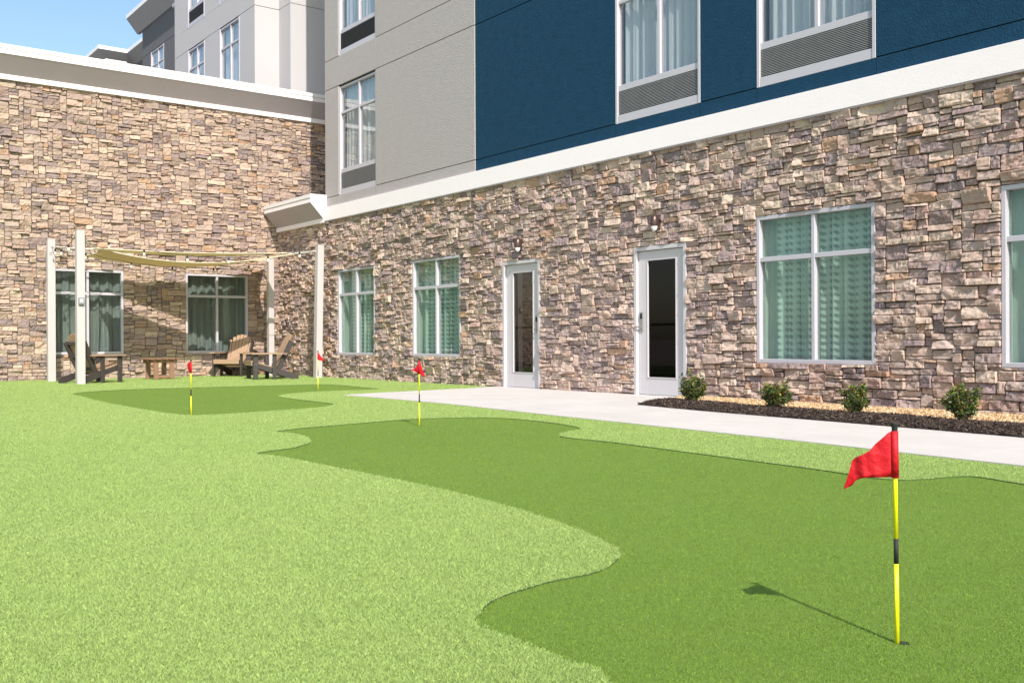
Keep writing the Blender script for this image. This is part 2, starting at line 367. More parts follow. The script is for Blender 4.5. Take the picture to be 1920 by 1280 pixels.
# ------------------------------------------------------------------ stone veneer
PAL = [((0.50, 0.40, 0.325), 5), ((0.54, 0.45, 0.37), 5), ((0.43, 0.35, 0.30), 4), ((0.28, 0.225, 0.23), 3.6), ((0.37, 0.305, 0.29), 3.4),
       ((0.23, 0.195, 0.205), 2.2), ((0.48, 0.33, 0.22), 1.8), ((0.58, 0.50, 0.40), 3), ((0.39, 0.29, 0.25), 2), ((0.45, 0.38, 0.33), 4)]
def breaks(lo, hi, pts, step):
    pts = sorted({lo, hi, *[p for p in pts if lo < p < hi]}); out = [lo]
    for p, q in zip(pts[:-1], pts[1:]):
        k = max(1, round((q - p) / step)); out += [p + (q - p) * (i + 1) / k for i in range(k)]
    return out
def stone_wall(name, parent, base, f, a0, a1, z0, z1, openings, seed, step=0.024, warm=(1, 1, 1), rough=1.0, zc=0.036):
    rnd = random.Random(seed); A = breaks(a0, a1, [v for o in openings for v in o[:2]], 0.048)
    Z = breaks(z0, z1, [v for o in openings for v in o[2:]], zc); na = len(A) - 1; nz = len(Z) - 1
    occ = np.zeros((nz, na), bool)
    for o in openings:
        for j in range(nz):
            for i in range(na):
                if o[0] - 1e-6 <= A[i] and A[i + 1] <= o[1] + 1e-6 and o[2] - 1e-6 <= Z[j] and Z[j + 1] <= o[3] + 1e-6: occ[j, i] = True
    st = []
    for j in range(nz):
        i = 0
        while i < na:
            if occ[j, i]: i += 1; continue
            run = 1
            while i + run < na and not occ[j, i + run] and run < 14: run += 1
            h = rnd.choices([1, 2, 3, 4, 5], [3.0, 5.5, 3.4, 1.5, 0.5])[0]
            w = rnd.choices([2, 3, 4, 5, 6, 7, 8, 9], [0.8, 2.2, 3.6, 4, 3.4, 2.6, 1.6, 1.0])[0]
            if h == 1: w = max(w, 3)
            if run - w < 2: w = run if run <= 9 else max(3, run - 3)
            w = min(w, run); hh = 1
            while hh < h and j + hh < nz and not occ[j + hh, i:i + w].any(): hh += 1
            if j + hh == nz - 1 and not occ[j + hh, i:i + w].any(): hh += 1
            occ[j:j + hh, i:i + w] = True
            st.append((A[i], A[i + w], Z[j], Z[j + hh])); i += w
    VV = []; FF = []; CC = []; off = 0; wts = [p[1] for p in PAL]
    Rn = np.random.RandomState(seed)
    for (sa, sb, sc, sd) in st:
        nu = max(2, int((sb - sa) / step)); nv = max(2, int((sd - sc) / step))
        e = np.array([0.0, 0.0]);
        us = np.concatenate([[0], np.linspace(0.055 if nu < 5 else 0.03, 1 - (0.055 if nu < 5 else 0.03), nu), [1]]); vs_ = np.concatenate([[0], np.linspace(0.08, 0.92, nv), [1]])
        U, Vv = np.meshgrid(us, vs_); nU = len(us); nV = len(vs_)
        g = 0.0018; j4 = Rn.uniform(-0.009, 0.009, 8)
        a = sa + g + U * (sb - sa - 2 * g) + (1 - Vv) * (1 - U) * j4[0] * 0.6 + Vv * (1 - U) * j4[1] * 0.6 + U * Vv * j4[2] * 0.6
        z = sc + g + Vv * (sd - sc - 2 * g) + (1 - Vv) * ((1 - U) * j4[4] + U * j4[5]) * 0.6 + Vv * ((1 - U) * j4[6] + U * j4[7]) * 0.6
        # ragged, chipped outline: edge points are pulled in by an uneven amount, corners most
        E0 = np.stack([a.ravel() * 31, z.ravel() * 31, np.full(a.size, Rn.uniform(0, 90))], 1); rg = (0.5 + 0.5 * vnoise(E0, 13)).reshape(a.shape)
        cu = np.minimum(U, 1 - U) * (sb - sa); cv = np.minimum(Vv, 1 - Vv) * (sd - sc); pull = 0.0058 * rg ** 1.6
        cnr = 0.007 * Rn.rand() * np.exp(-(cu + cv) / 0.012)
        a = a + np.where(U < 0.5, 1, -1) * (pull + cnr) * np.exp(-cu / 0.006); z = z + np.where(Vv < 0.5, 1, -1) * (pull + cnr) * np.exp(-cv / 0.006)
        rot = Rn.normal(0, 0.012); am_, zm_ = (sa + sb) / 2, (sc + sd) / 2
        a, z = am_ + (a - am_) - rot * (z - zm_), zm_ + (z - zm_) + rot * (a - am_) * 0.7
        a = np.clip(a, a0, a1); z = np.clip(z, z0, z1)
        for o in openings:      # keep jitter out of the openings
            if sb <= o[0] + 1e-6: a = np.minimum(a, o[0])
            elif sa >= o[1] - 1e-6: a = np.maximum(a, o[1])
            if sd <= o[2] + 1e-6: z = np.minimum(z, o[2])
            elif sc >= o[3] - 1e-6: z = np.maximum(z, o[3])
        P = np.stack([a.ravel(), z.ravel(), np.full(a.size, Rn.uniform(0, 50))], 1)
        sk = Rn.uniform(-1.3, 1.3); Q = P.copy(); Q[:, 0] = P[:, 0] + sk * P[:, 1]
        n1 = vnoise(Q * [9, 12, 1], 3); n2 = 1 - np.abs(vnoise(Q * [20, 30, 1] + 7, 5)) * 2; n3 = vnoise(P * [48, 48, 1], 9)
        d = Rn.choice([Rn.uniform(0.014, 0.034), Rn.uniform(0.028, 0.066)], p=[0.58, 0.42])
        t1, t2 = Rn.normal(0, 0.12, 2)
        D = d + rough * (n1 * 0.014 + n2 * 0.0105 + n3 * 0.0045) + t1 * (P[:, 0] - (sa + sb) / 2) + t2 * 1.4 * (P[:, 1] - (sc + sd) / 2)
        edge = ((U == 0) | (U == 1) | (Vv == 0) | (Vv == 1)).ravel()
        D = np.where(edge, D - 0.007 - 0.006 * Rn.rand(D.size), D); D = np.maximum(D, 0.006)
        base_col = np.array(PAL[rnd.choices(range(len(PAL)), wts)[0]][0]) * np.array(warm) * np.array([1.0, 0.955, 0.97]) * (Rn.uniform(0.80, 1.14))
        cnt = nU * nV; vid = lambda r, c: off + r * nU + c
        pts = np.stack([P[:, 0], D, P[:, 1]], 1)
        # skirt ring
        ring = [(0, c) for c in range(nU)] + [(r, nU - 1) for r in range(1, nV)] + [(nV - 1, c) for c in range(nU - 2, -1, -1)] + [(r, 0) for r in range(nV - 2, 0, -1)]
        ri = np.array([r * nU + c for r, c in ring]); sk_ = pts[ri].copy(); sk_[:, 1] = -0.004
        VV.append(pts); VV.append(sk_); CC.append(np.tile(base_col, (cnt + len(ri), 1)))
        r_, c_ = np.meshgrid(np.arange(nV - 1), np.arange(nU - 1), indexing='ij'); q0 = off + (r_ * nU + c_).ravel()
        FF.append(np.stack([q0, q0 + 1, q0 + nU + 1, q0 + nU], 1))
        m_ = len(ri); k = np.arange(m_); k2 = (k + 1) % m_
        FF.append(np.stack([off + ri[k2], off + ri[k], off + cnt + k, off + cnt + k2], 1)); off += cnt + m_
    V = np.concatenate(VV); F = np.concatenate(FF); C = np.concatenate(CC); ns = len(F)
    # dark backing behind the joints, leaving the openings free
    za = sorted({z0, z1, *[v for o in openings for v in o[2:]]}); aa = sorted({a0, a1, *[v for o in openings for v in o[:2]]}); BV = []; BF = []
    for p, q in zip(aa[:-1], aa[1:]):
        for r, s in zip(za[:-1], za[1:]):
            if any(o[0] <= (p + q) / 2 <= o[1] and o[2] <= (r + s) / 2 <= o[3] for o in openings): continue
            k = len(BV); BV += [(p, 0.002, r), (q, 0.002, r), (q, 0.002, s), (p, 0.002, s)]; BF.append((k, k + 1, k + 2, k + 3))
    BV = np.array(BV); BF = np.array(BF) + len(V)
    V = np.concatenate([V, BV]); F = np.concatenate([F, BF]); C = np.concatenate([C, np.ones((len(BV), 3)) * 0.1])
    W3 = np.stack([np.array(v) for v in f(V[:, 0], V[:, 1], V[:, 2])], 1)
    fm = np.zeros(len(F), dtype=np.int32); fm[ns:] = 1
    return obj(name, W3, F, None, parent, base, False, attr=C, mats=[MT['stone'], MT['mortar']], fm=fm)

# ------------------------------------------------------------------ windows and doors
def curtain(name, m, parent, base, f, a0, a1, z0, z1, d, amp=0.03, wl_=0.13, seed=0):
    n = max(8, int((a1 - a0) / 0.012)); rr = random.Random(seed); ph = [rr.uniform(0, 6) for _ in range(4)]
    V = []; U = []; F = []; nzr = 9
    for j in range(nzr):
        t = j / (nzr - 1)
        for i in range(n + 1):
            s = i / n * (a1 - a0)
            w = math.sin(2 * math.pi * s / wl_ + ph[0] + 1.3 * math.sin(s * 5 + ph[1]) + 0.25 * t) + 0.35 * math.sin(2 * math.pi * s / (wl_ * 0.43) + ph[2])
            V.append(f(a0 + s, d + amp * w * (1 - 0.25 * t), z0 + t * (z1 - z0))); U.append((s, z0 + t * (z1 - z0)))
    for j in range(nzr - 1):
        for i in range(n): k = j * (n + 1) + i; F.append((k, k + 1, k + n + 2, k + n + 1))
    return obj(name, V, F, m, parent, base, True, uv=U)

def window(parent, base, f, a0, a1, z0, z1, split, kind, seed, d_in=-0.10, d_out=0.022, fw=0.05):
    """ground-floor window: frame with cross mullions > pane (four), curtain, room_back"""
    m = MB(); am = (a0 + a1) / 2
    m.box((a0, d_in, z0), (a0 + fw, d_out, z1), f, 0.004).box((a1 - fw, d_in, z0), (a1, d_out, z1), f, 0.004)
    m.box((a0 + fw, d_in, z0), (a1 - fw, d_out, z0 + fw), f, 0.004).box((a0 + fw, d_in, z1 - fw), (a1 - fw, d_out, z1), f, 0.004)
    m.box((am - fw / 2, d_in + 0.01, z0 + fw), (am + fw / 2, d_out - 0.012, z1 - fw), f, 0.004)
    for p, q in ((a0 + fw, am - fw / 2), (am + fw / 2, a1 - fw)):
        m.box((p, d_in + 0.012, split - 0.03), (q, d_out - 0.014, split + 0.03), f, 0.004)
    m.box((a0 - 0.012, -0.01, z0 - 0.02), (a1 + 0.012, 0.012, z0 - 0.001), f)
    w = m.build('window', MT['frame'], parent, base)
    for p, q in ((a0 + fw, am - fw / 2), (am + fw / 2, a1 - fw)):
        for r, s in ((z0 + fw, split - 0.03), (split + 0.03, z1 - fw)):
            MB().box((p, -0.052, r), (q, -0.044, s), f).build('pane', MT['glg' if kind == 'green' else 'gls'], w, base)
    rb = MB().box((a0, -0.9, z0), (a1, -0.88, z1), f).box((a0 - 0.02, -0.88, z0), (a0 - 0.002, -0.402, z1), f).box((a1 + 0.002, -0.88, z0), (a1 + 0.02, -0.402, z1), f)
    MB().box((a0 - 0.02, -0.40, z0), (a0 + 0.012, -0.101, z1), f).build('window_return', MT['plaster'], w, base)
    MB().box((a1 - 0.012, -0.40, z0), (a1 + 0.02, -0.101, z1), f).build('window_return', MT['plaster'], w, base)
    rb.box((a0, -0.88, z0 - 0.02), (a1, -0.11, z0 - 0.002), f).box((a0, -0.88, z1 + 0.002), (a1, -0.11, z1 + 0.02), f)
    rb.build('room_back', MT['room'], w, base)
    if kind == 'pat':
        curtain('curtain', MT['cur_pat'], w, base, f, a0 + 0.20, a1 - 0.02, z0, z1, -0.175, 0.04, 0.19, seed)
        curtain('curtain', MT['cur_sheer'], w, base, f, a0 + 0.015, a0 + 0.5, z0, z1, -0.22, 0.015, 0.2, seed + 5)
    elif kind == 'narrow':
        curtain('curtain', MT['cur_pat'], w, base, f, a0 + 0.30, am + 0.33, z0, z1, -0.175, 0.04, 0.19, seed)
        curtain('curtain', MT['cur_sheer'], w, base, f, a0 + 0.015, a0 + 0.52, z0, z1, -0.22, 0.02, 0.3, seed + 9)
        curtain('curtain', MT['cur_sheer'], w, base, f, am + 0.1, a1 - 0.02, z0, z1, -0.24, 0.02, 0.2, seed + 5)
    else:
        curtain('curtain', MT['cur_green'], w, base, f, a0 + 0.02, a1 - 0.02, z0, z1, -0.25, 0.05, 0.24, seed)
    return w

def upper_window(parent, base, f, a0, a1, zb, seed, zt=2.42, glass='glu', grille='grille'):
    """guest-room window over a louvred grille"""
    m = MB(); am = a0 + (a1 - a0) * 0.52; z1 = zb + zt; fw = 0.045; di, do = -0.09, -0.012
    m.box((a0, -0.09, zb), (a0 + fw, 0.012, z1), f, 0.003).box((a1 - fw, -0.09, zb), (a1, 0.012, z1), f, 0.003)
    m.box((a0 + fw, di, zb), (a1 - fw, 0.004, zb + 0.12), f, 0.003)
    m.box((a0 + fw, di, zb + 0.485), (a1 - fw, do, zb + 0.575), f, 0.003)
    m.box((a0 + fw, di, z1 - fw), (a1 - fw, do + 0.005, z1), f, 0.003)
    m.box((am - 0.027, di, zb + 0.575), (am + 0.027, do - 0.004, z1 - fw), f, 0.003)
    for p, q in ((a0 + fw, am - 0.027), (am + 0.027, a1 - fw)): m.box((p, di, zb + 1.81), (q, do - 0.008, zb + 1.865), f, 0.003)
    w = m.build('window', MT['frame'], parent, base)
    g = MB(); k = 17
    for i in range(k):
        z = zb + 0.125 + i * 0.358 / k
        g.add([f(a, d, zz) for a in (a0 + fw + 0.002, a1 - fw - 0.002) for d, zz in ((-0.035, z + 0.004), (-0.012, z), (-0.012, z + 0.007), (-0.035, z + 0.011))],
              [(0, 1, 2, 3), (7, 6, 5, 4), (0, 4, 5, 1), (1, 5, 6, 2), (2, 6, 7, 3), (3, 7, 4, 0)])
    gr = g.build('grille', MT[grille], w, base)
    MB().box((a0 + fw, -0.085, zb + 0.121), (a1 - fw, -0.06, zb + 0.484), f).build('grille_back', MT['dark'], w, base)
    for p, q in ((a0 + fw, am - 0.027), (am + 0.027, a1 - fw)):
        for r, s in ((zb + 0.575, zb + 1.81), (zb + 1.865, z1 - fw)):
            MB().box((p, -0.062, r), (q, -0.054, s), f).build('pane', MT[glass], w, base)
    rb = MB().box((a0, -0.9, zb + 0.5), (a1, -0.88, z1), f).box((a0 - 0.02, -0.88, zb + 0.5), (a0 - 0.002, -0.10, z1), f).box((a1 + 0.002, -0.88, zb + 0.5), (a1 + 0.02, -0.10, z1), f)
    rb.build('room_back', MT['room'], w, base)
    curtain('curtain', MT['cur_sheer'], w, base, f, a0 + 0.05, a1 - 0.05, zb + 0.58, z1 - 0.02, -0.17, 0.028, 0.17, seed)
    return w

def door(parent, base, f, a0, a1, g0, g1, handle_left, glass='gld'):
    fr = MB()
    fr.box((a0 - 0.055, -0.10, 0.0), (a0, 0.03, 2.134), f, 0.003).box((a1, -0.10, 0.0), (a1 + 0.055, 0.03, 2.134), f, 0.003)
    fr.box((a0 - 0.055, -0.10, 2.135), (a1 + 0.055, 0.03, 2.19), f, 0.003).box((a0, -0.10, 0.0), (a1, 0.035, 0.022), f)
    fr.build('door_frame', MT['door'], parent, base)
    lf = MB(); z0 = 0.028; z1 = 2.128; b0, b1 = 0.27, 2.0; e = 0.004
    lf.box((a0 + e, -0.07, z0), (g0, -0.02, z1), f, 0.003).box((g1, -0.07, z0), (a1 - e, -0.02, z1), f, 0.003)
    lf.box((g0, -0.07, z0), (g1, -0.02, b0), f, 0.003).box((g0, -0.07, b1), (g1, -0.02, z1), f, 0.003)
    for p, q, r, s in ((g0, g0 + 0.014, b0, b1), (g1 - 0.014, g1, b0, b1), (g0 + 0.014, g1 - 0.014, b0, b0 + 0.014), (g0 + 0.014, g1 - 0.014, b1 - 0.014, b1)):
        lf.box((p, -0.064, r), (q, -0.012, s), f)
    d = lf.build('door', MT['door'], parent, base)
    MB().box((g0 + 0.005, -0.049, b0 + 0.005), (g1 - 0.005, -0.041, b1 - 0.005), f).build('pane', MT[glass], d, base)
    MB().box((a0 + 0.03, -0.15, 1.03), (a1 - 0.03, -0.10, 1.07), f).build('push_bar', MT['trim'], d, base)
    h = a0 + 0.065 if handle_left else a1 - 0.075; s = 1 if handle_left else -1
    MB().box((h - 0.032, -0.02, 0.95), (h + 0.032, -0.004, 1.24), f, 0.004).build('lock_plate', MT['steel'], d, base)
    MB().box((h - 0.02, -0.004, 1.14), (h + 0.02, 0.006, 1.215), f, 0.004).build('keypad', MT['black'], d, base)
    hm = MB(); hm.tube([f(h, -0.004, 1.02), f(h, 0.045, 1.02)], 0.012); hm.tube([f(h - s * 0.01, 0.045, 1.02), f(h - s * 0.0 + s * -0.10 * -1 * -1, 0.045, 1.018)], [0.011, 0.009])
    hm.build('handle', MT['steel'], d, base)
    hx = a1 - 0.004 if handle_left else a0 + 0.004
    for z in (0.32, 1.08, 1.86): MB().tube([f(hx, -0.006, z - 0.06), f(hx, -0.006, z + 0.06)], 0.009).build('hinge', MT['trim'], d, base)
    MB().box((a0 - 0.05, -0.9, 0.0), (a1 + 0.05, -0.88, 2.18), f).build('room_back', MT['dark'], d, base)

# ==================================================================  NEAR HOTEL BUILDING (right)
NB = (10.0, 0.0, 0.0)
hotel = empty('hotel_building', NB)
tag(hotel, 'hotel building with stone ground floor under grey and navy blue stucco upper floors', 'building')
GW = [(3.20, 4.87), (6.38, 8.08), (14.92, 16.64), (18.11, 19.82), (22.0, 23.7)]
DR = [(12.71, 13.64), (9.445, 10.375)]
op = [(a, b, 0.525, 2.42) for a, b in GW] + [(a - 0.055, b + 0.055, 0.0, 2.19) for a, b in DR]
stone_wall('stone_wall', hotel, NB, RW, 0.0, 26.0, 0.0, 3.56, op, 11, step=0.020, rough=1.15, warm=(1.03, 0.965, 0.975))
ww = []
for i, (a, b) in enumerate(GW):
    ww.append((a, b, i))

def wall_window(kind, a, b, i): return window(hotel, NB, RW, a, b, 0.525, 2.42, 1.86, kind, 20 + i)
for a, b, i in ww: wall_window('narrow' if i == 0 else 'pat', a, b, i)
door(hotel, NB, RW, 12.71, 13.64, 12.885, 13.47, True, 'glb')
door(hotel, NB, RW, 9.445, 10.375, 9.625, 10.205, False)

# stucco panels with reveals, as boxes 25 mm thick over a dark core
XS = [2.62, 3.27, 4.955, 8.57, 12.255, 13.96, 14.925, 16.655, 20.3, 22.0, 26.0]
WCOL = {1, 4, 6, 8}
rows = [(3.86, 4.092, True), (4.107, 6.535, False), (6.552, 7.198, True), (7.214, 9.645, False), (9.662, 10.308, True), (10.324, 12.75, False), (12.77, 15.0, True)]
def panels(cols, d1):
    m = MB()
    for i in cols:
        for r, s, full in rows:
            if not full and i in WCOL: continue
            g0 = 0.006 if full else 0.0; x0, x1 = XS[i], XS[i + 1]
            if full and i > cols[0]: x0 += 0.004
            if full and i < cols[-1]: x1 -= 0.004
            m.box((x0, -0.02, r), (x1, d1, s), RW)
            if full and i in WCOL: pass
    # merge tall neighbours: no joint there
    return m
panels([0, 1, 2], 0.026).build('grey_stucco_wall', MT['grey'], hotel, NB)
panels(list(range(3, 10)), 0.006).build('blue_stucco_wall', MT['blue'], hotel, NB)
core = MB()
for i in range(10):
    x0, x1 = XS[i], XS[i + 1]
    if i in WCOL:
        for r, s in ((3.6, 4.09), (6.54, 7.2), (9.65, 10.31), (12.76, 15)): core.box((x0, -0.1, r), (x1, -0.021, s), RW)
    else: core.box((x0, -0.1, 3.6), (x1, -0.021, 15), RW)
core.box((2.66, -8, 3.6), (26, -1.0, 15), RW)
core.build('wall_core', MT['dark'], hotel, NB)
MB().box((2.62, -8, 3.58), (2.655, -0.0215, 15.0), RW).build('end_wall', MT['lt'], hotel, NB)
for i in (1, 4, 6, 8):
    for k, zb in enumerate((4.095, 7.205, 10.315)):
        if k == 2 and i > 1: continue
        upper_window(hotel, NB, RW, XS[i] + 0.004, XS[i + 1] - 0.004, zb, 50 + i * 3 + k, grille='grilleb' if k == 1 else 'grille')
# white belt band over the stone, with a thin metal flashing line beneath
MB().box((2.672, -0.02, 3.565), (26, 0.095, 3.872), RW, 0.004).build('belt_band', MT['white'], hotel, NB)
MB().box((2.675, -0.02, 3.548), (26, 0.088, 3.562), RW).build('flashing', MT['soffit'], hotel, NB)
# cornice return between the two walls
def cornice(parent, base, f, a0, a1, zb, zt, din=0.105, dout=0.42):
    s1 = (zt - zb) * 0.16; s2 = (zt - zb) * 0.30; gp = 0.010
    MB().prism([(-0.02, zb), (din, zb), (din, zb + s1), (-0.02, zb + s1)], 'a', a0, a1, lambda p, q, t: f(t, p, q)).build('cornice_base', MT['white'], parent, base)
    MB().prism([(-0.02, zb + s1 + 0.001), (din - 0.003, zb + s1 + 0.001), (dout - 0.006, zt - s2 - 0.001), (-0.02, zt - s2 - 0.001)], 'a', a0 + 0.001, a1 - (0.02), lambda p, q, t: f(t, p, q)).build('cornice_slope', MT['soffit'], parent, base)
    MB().prism([(-0.3, zt - s2), (dout, zt - s2), (dout, zt - s2 * 0.5), (0.0, zt - s2 * 0.5), (0.0, zt - s2 * 0.5 + gp - 0.001), (-0.3, zt - s2 * 0.5 + gp - 0.001)], 'a', a0, a1, lambda p, q, t: f(t, p, q)).build('cornice_fascia', MT['white'], parent, base)
    MB().prism([(-0.3, zt - s2 * 0.5 + gp), (dout + 0.012, zt - s2 * 0.5 + gp), (dout + 0.012, zt), (-0.3, zt)], 'a', a0, a1, lambda p, q, t: f(t, p, q)).build('coping', MT['trim'], parent, base)
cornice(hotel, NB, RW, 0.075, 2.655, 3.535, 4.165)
# white closing face at the cornice end, towards the camera
MB().prism([(0.0, 3.536), (0.107, 3.536), (0.107, 3.633), (0.421, 3.968), (0.433, 4.165), (0.0, 4.165)], 'a', 2.654, 2.668, lambda p, q, t: RW(t, p, q)).build('cornice_end', MT['white'], hotel, NB)
MB().box((0.0, -3.0, 3.5), (2.6, -0.31, 4.0), RW).build('low_roof', MT['roof'], hotel, NB)

# ==================================================================  STONE WING (left)
WB = (0.0, -6.0, 0.0)
wing = empty('hotel_wing', WB)
tag(wing, 'stone clad one storey hotel wing with white edged taupe cornice on the left', 'building')
LWN = [(-5.31, -3.78), (-2.36, -0.83)]
stone_wall('stone_wall', wing, WB, LW, -10.5, 3.0, 0.0, 6.42, [(a, b, 0.56, 2.44) for a, b in LWN] + [(0.02, 3.0, 0.0, 3.9)], 23, step=0.03, warm=(0.86, 0.81, 0.765), rough=1.2)
for i, (a, b) in enumerate(LWN): window(wing, WB, LW, a, b, 0.56, 2.44, 1.91, 'green', 70 + i)
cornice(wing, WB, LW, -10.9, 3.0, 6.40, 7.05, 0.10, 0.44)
MB().box((-10.5, -14, 0.0), (3.0, -1.0, 6.35), LW).build('wall_core', MT['dark'], wing, WB)
MB().box((-10.5, -14, 6.36), (3.0, -0.31, 6.60), LW).build('roof', MT['roof'], wing, WB)
MB().box((-10.9, -14, 0.0), (-10.52, 0.0, 6.9), LW).build('end_wall', MT['lt'], wing, WB)
MB().box((-3.99, -0.9, 7.0), (-3.50, -0.60, 7.37), LW, 0.01).build('parapet_block', MT['trim'], wing, WB)  # white piece of higher parapet at the roof edge

# ==================================================================  PALE TOWER behind the wing
TB = (-4.5, 0.0, 6.6)
tower = empty('hotel_tower', TB)
tag(tower, 'pale grey stucco hotel block rising behind the stone wing cornice', 'building')
TX = [-7.72, -6.53, -5.135, -3.95, -2.49, -1.47]
tp = MB(); trow = [(6.6, 9.640, False), (9.655, 10.30, True), (10.304, 12.76, False), (12.775, 16.2, True)]
for i in range(5):
    for r, s, full in trow:
        if not full and i in (1, 3):
            if r < 7: tp.box((TX[i], -0.02, 6.6), (TX[i + 1], 0.0, 7.19), RW)
            continue
        tp.box((TX[i], -0.02, r), (TX[i + 1], 0.0, s), RW)
# the returns stepping back at the corner
for r, s, full in trow:
    tp.box((-1.49, -0.681, r), (-1.47, -0.0201, s), RW)
    tp.box((-1.47, -0.70, r), (-0.76, -0.681, s), RW)
    tp.box((-0.78, -5.0, r), (-0.76, -0.701, s), RW)
tp.build('stucco_wall', MT['lt'], tower, TB)
tc_ = MB().box((-7.70, -7, 6.6), (-1.50, -0.95, 16.1), RW).box((-1.50, -7, 6.6), (-0.79, -0.71, 16.1), RW)
for i in (0, 2, 4): tc_.box((TX[i] + 0.01, -0.94, 6.6), (TX[i + 1] - 0.01, -0.03, 16.1), RW)
for i in (1, 3): tc_.box((TX[i] + 0.0, -0.1, 9.62), (TX[i + 1], -0.021, 10.30), RW)
tc_.build('wall_core', MT['dark'], tower, TB)
MB().box((-7.74, -2.5, 6.6), (-7.721, 0.0, 16.2), RW).build('end_wall', MT['lt'], tower, TB)
for i in (1, 3):
    for k, zb in enumerate((7.2, 10.30)): upper_window(tower, TB, RW, TX[i] + 0.004, TX[i + 1] - 0.004, zb, 90 + i + k * 5, grille='grilleb')

# ==================================================================  SHADE-DARKENED BLOCK further off
DB = (-14.0, 2.5, 6.6)
dark = empty('hotel_block', DB)
tag(dark, 'shade-darkened grey stucco hotel block with deep flaring cornice in the distance', 'building')
DP = lambda a, d, z: (a, 2.51 - d, z)
m_ = MB()
for r, s in ((6.6, 12.755), (12.775, 13.95)):
    if r < 7:
        m_.box((-19.33, -0.02, r), (-18.19, 0.0, s), DP).box((-16.55, -0.02, r), (-7.8, 0.0, s), DP).box((-18.19, -0.02, r), (-16.55, 0.0, 10.3), DP)
    else: m_.box((-19.33, -0.02, r), (-7.8, 0.0, s), DP)
m_.build('stucco_wall', MT['dk'], dark, DB)
MB().box((-19.33, -5, 6.6), (-19.31, -0.021, 13.95), DP).build('end_wall', MT['dk'], dark, DB)
MB().box((-19.3, -8, 6.6), (-7.8, -0.95, 13.9), DP).build('wall_core', MT['dark'], dark, DB)
upper_window(dark, DB, DP, -18.185, -16.555, 10.32, 140, zt=2.42)
def far_cornice(parent, base, f, a0, a1, zb, zt, dout):
    MB().prism([(-0.05, zb), (0.06, zb), (dout, zt - 0.16), (-0.05, zt - 0.16)], 'a', a0, a1, lambda p, q, t: f(t, p, q)).build('cornice_slope', MT['farsoffit'], parent, base)
    MB().prism([(-0.4, zt - 0.159), (dout + 0.01, zt - 0.159), (dout + 0.01, zt), (-0.4, zt)], 'a', a0 - 0.01, a1 + 0.01, lambda p, q, t: f(t, p, q)).build('coping', MT['trim'], parent, base)
far_cornice(dark, DB, DP, -19.86, -7.8, 13.90, 14.62, 0.5)
MB().box((-15.3, 0.0, 13.80), (-15.05, 0.08, 13.93), DP).build('corner_trim', MT['trim'], dark, DB)

# farthest block
FB = (-26.0, 4.0, 6.6)
far = empty('hotel_block', FB)
tag(far, 'farthest hotel roofline, low grey cornice with white coping left of the shade-darkened block', 'building')
FX = -25.43
b_ = MB().box((-45, 12, 6.6), (FX, 2.65, 14.06)).box((FX + 0.001, 12, 6.6), (-19.34, 3.95, 14.06))
b_.build('stucco_wall', MT['dk'], far, FB)
# stepped cornice: outer lip polygon offset 0.45 from the walls
def ring_cornice(pts_in, pts_out, zb, zt, parent, base):
    V = []; F = []; n = len(pts_in)
    for p, q in zip(pts_in, pts_out): V += [(p[0], p[1], zb), (q[0], q[1], zt - 0.17)]
    for i in range(n - 1): F.append((2 * i, 2 * i + 1, 2 * i + 3, 2 * i + 2))
    obj('cornice_slope', V, F, MT['farsoffit'], parent, base)
    V = []; F = []
    for p, q in zip(pts_in, pts_out): V += [(q[0], q[1], zt - 0.17), (q[0], q[1], zt), (p[0] - 0.3, p[1] + 0.3, zt), (p[0] - 0.3, p[1] + 0.3, zt - 0.17)]
    for i in range(n - 1):
        for j in range(4): F.append((4 * i + j, 4 * i + (j + 1) % 4, 4 * i + 4 + (j + 1) % 4, 4 * i + 4 + j))
    obj('coping', V, F, MT['trim'], parent, base)
ring_cornice([(-45, 2.65), (FX, 2.65), (FX, 3.95), (-19.35, 3.95)], [(-45, 2.20), (FX + 0.45, 2.20), (FX + 0.45, 3.50), (-19.35, 3.50)], 14.06, 14.65, far, FB)

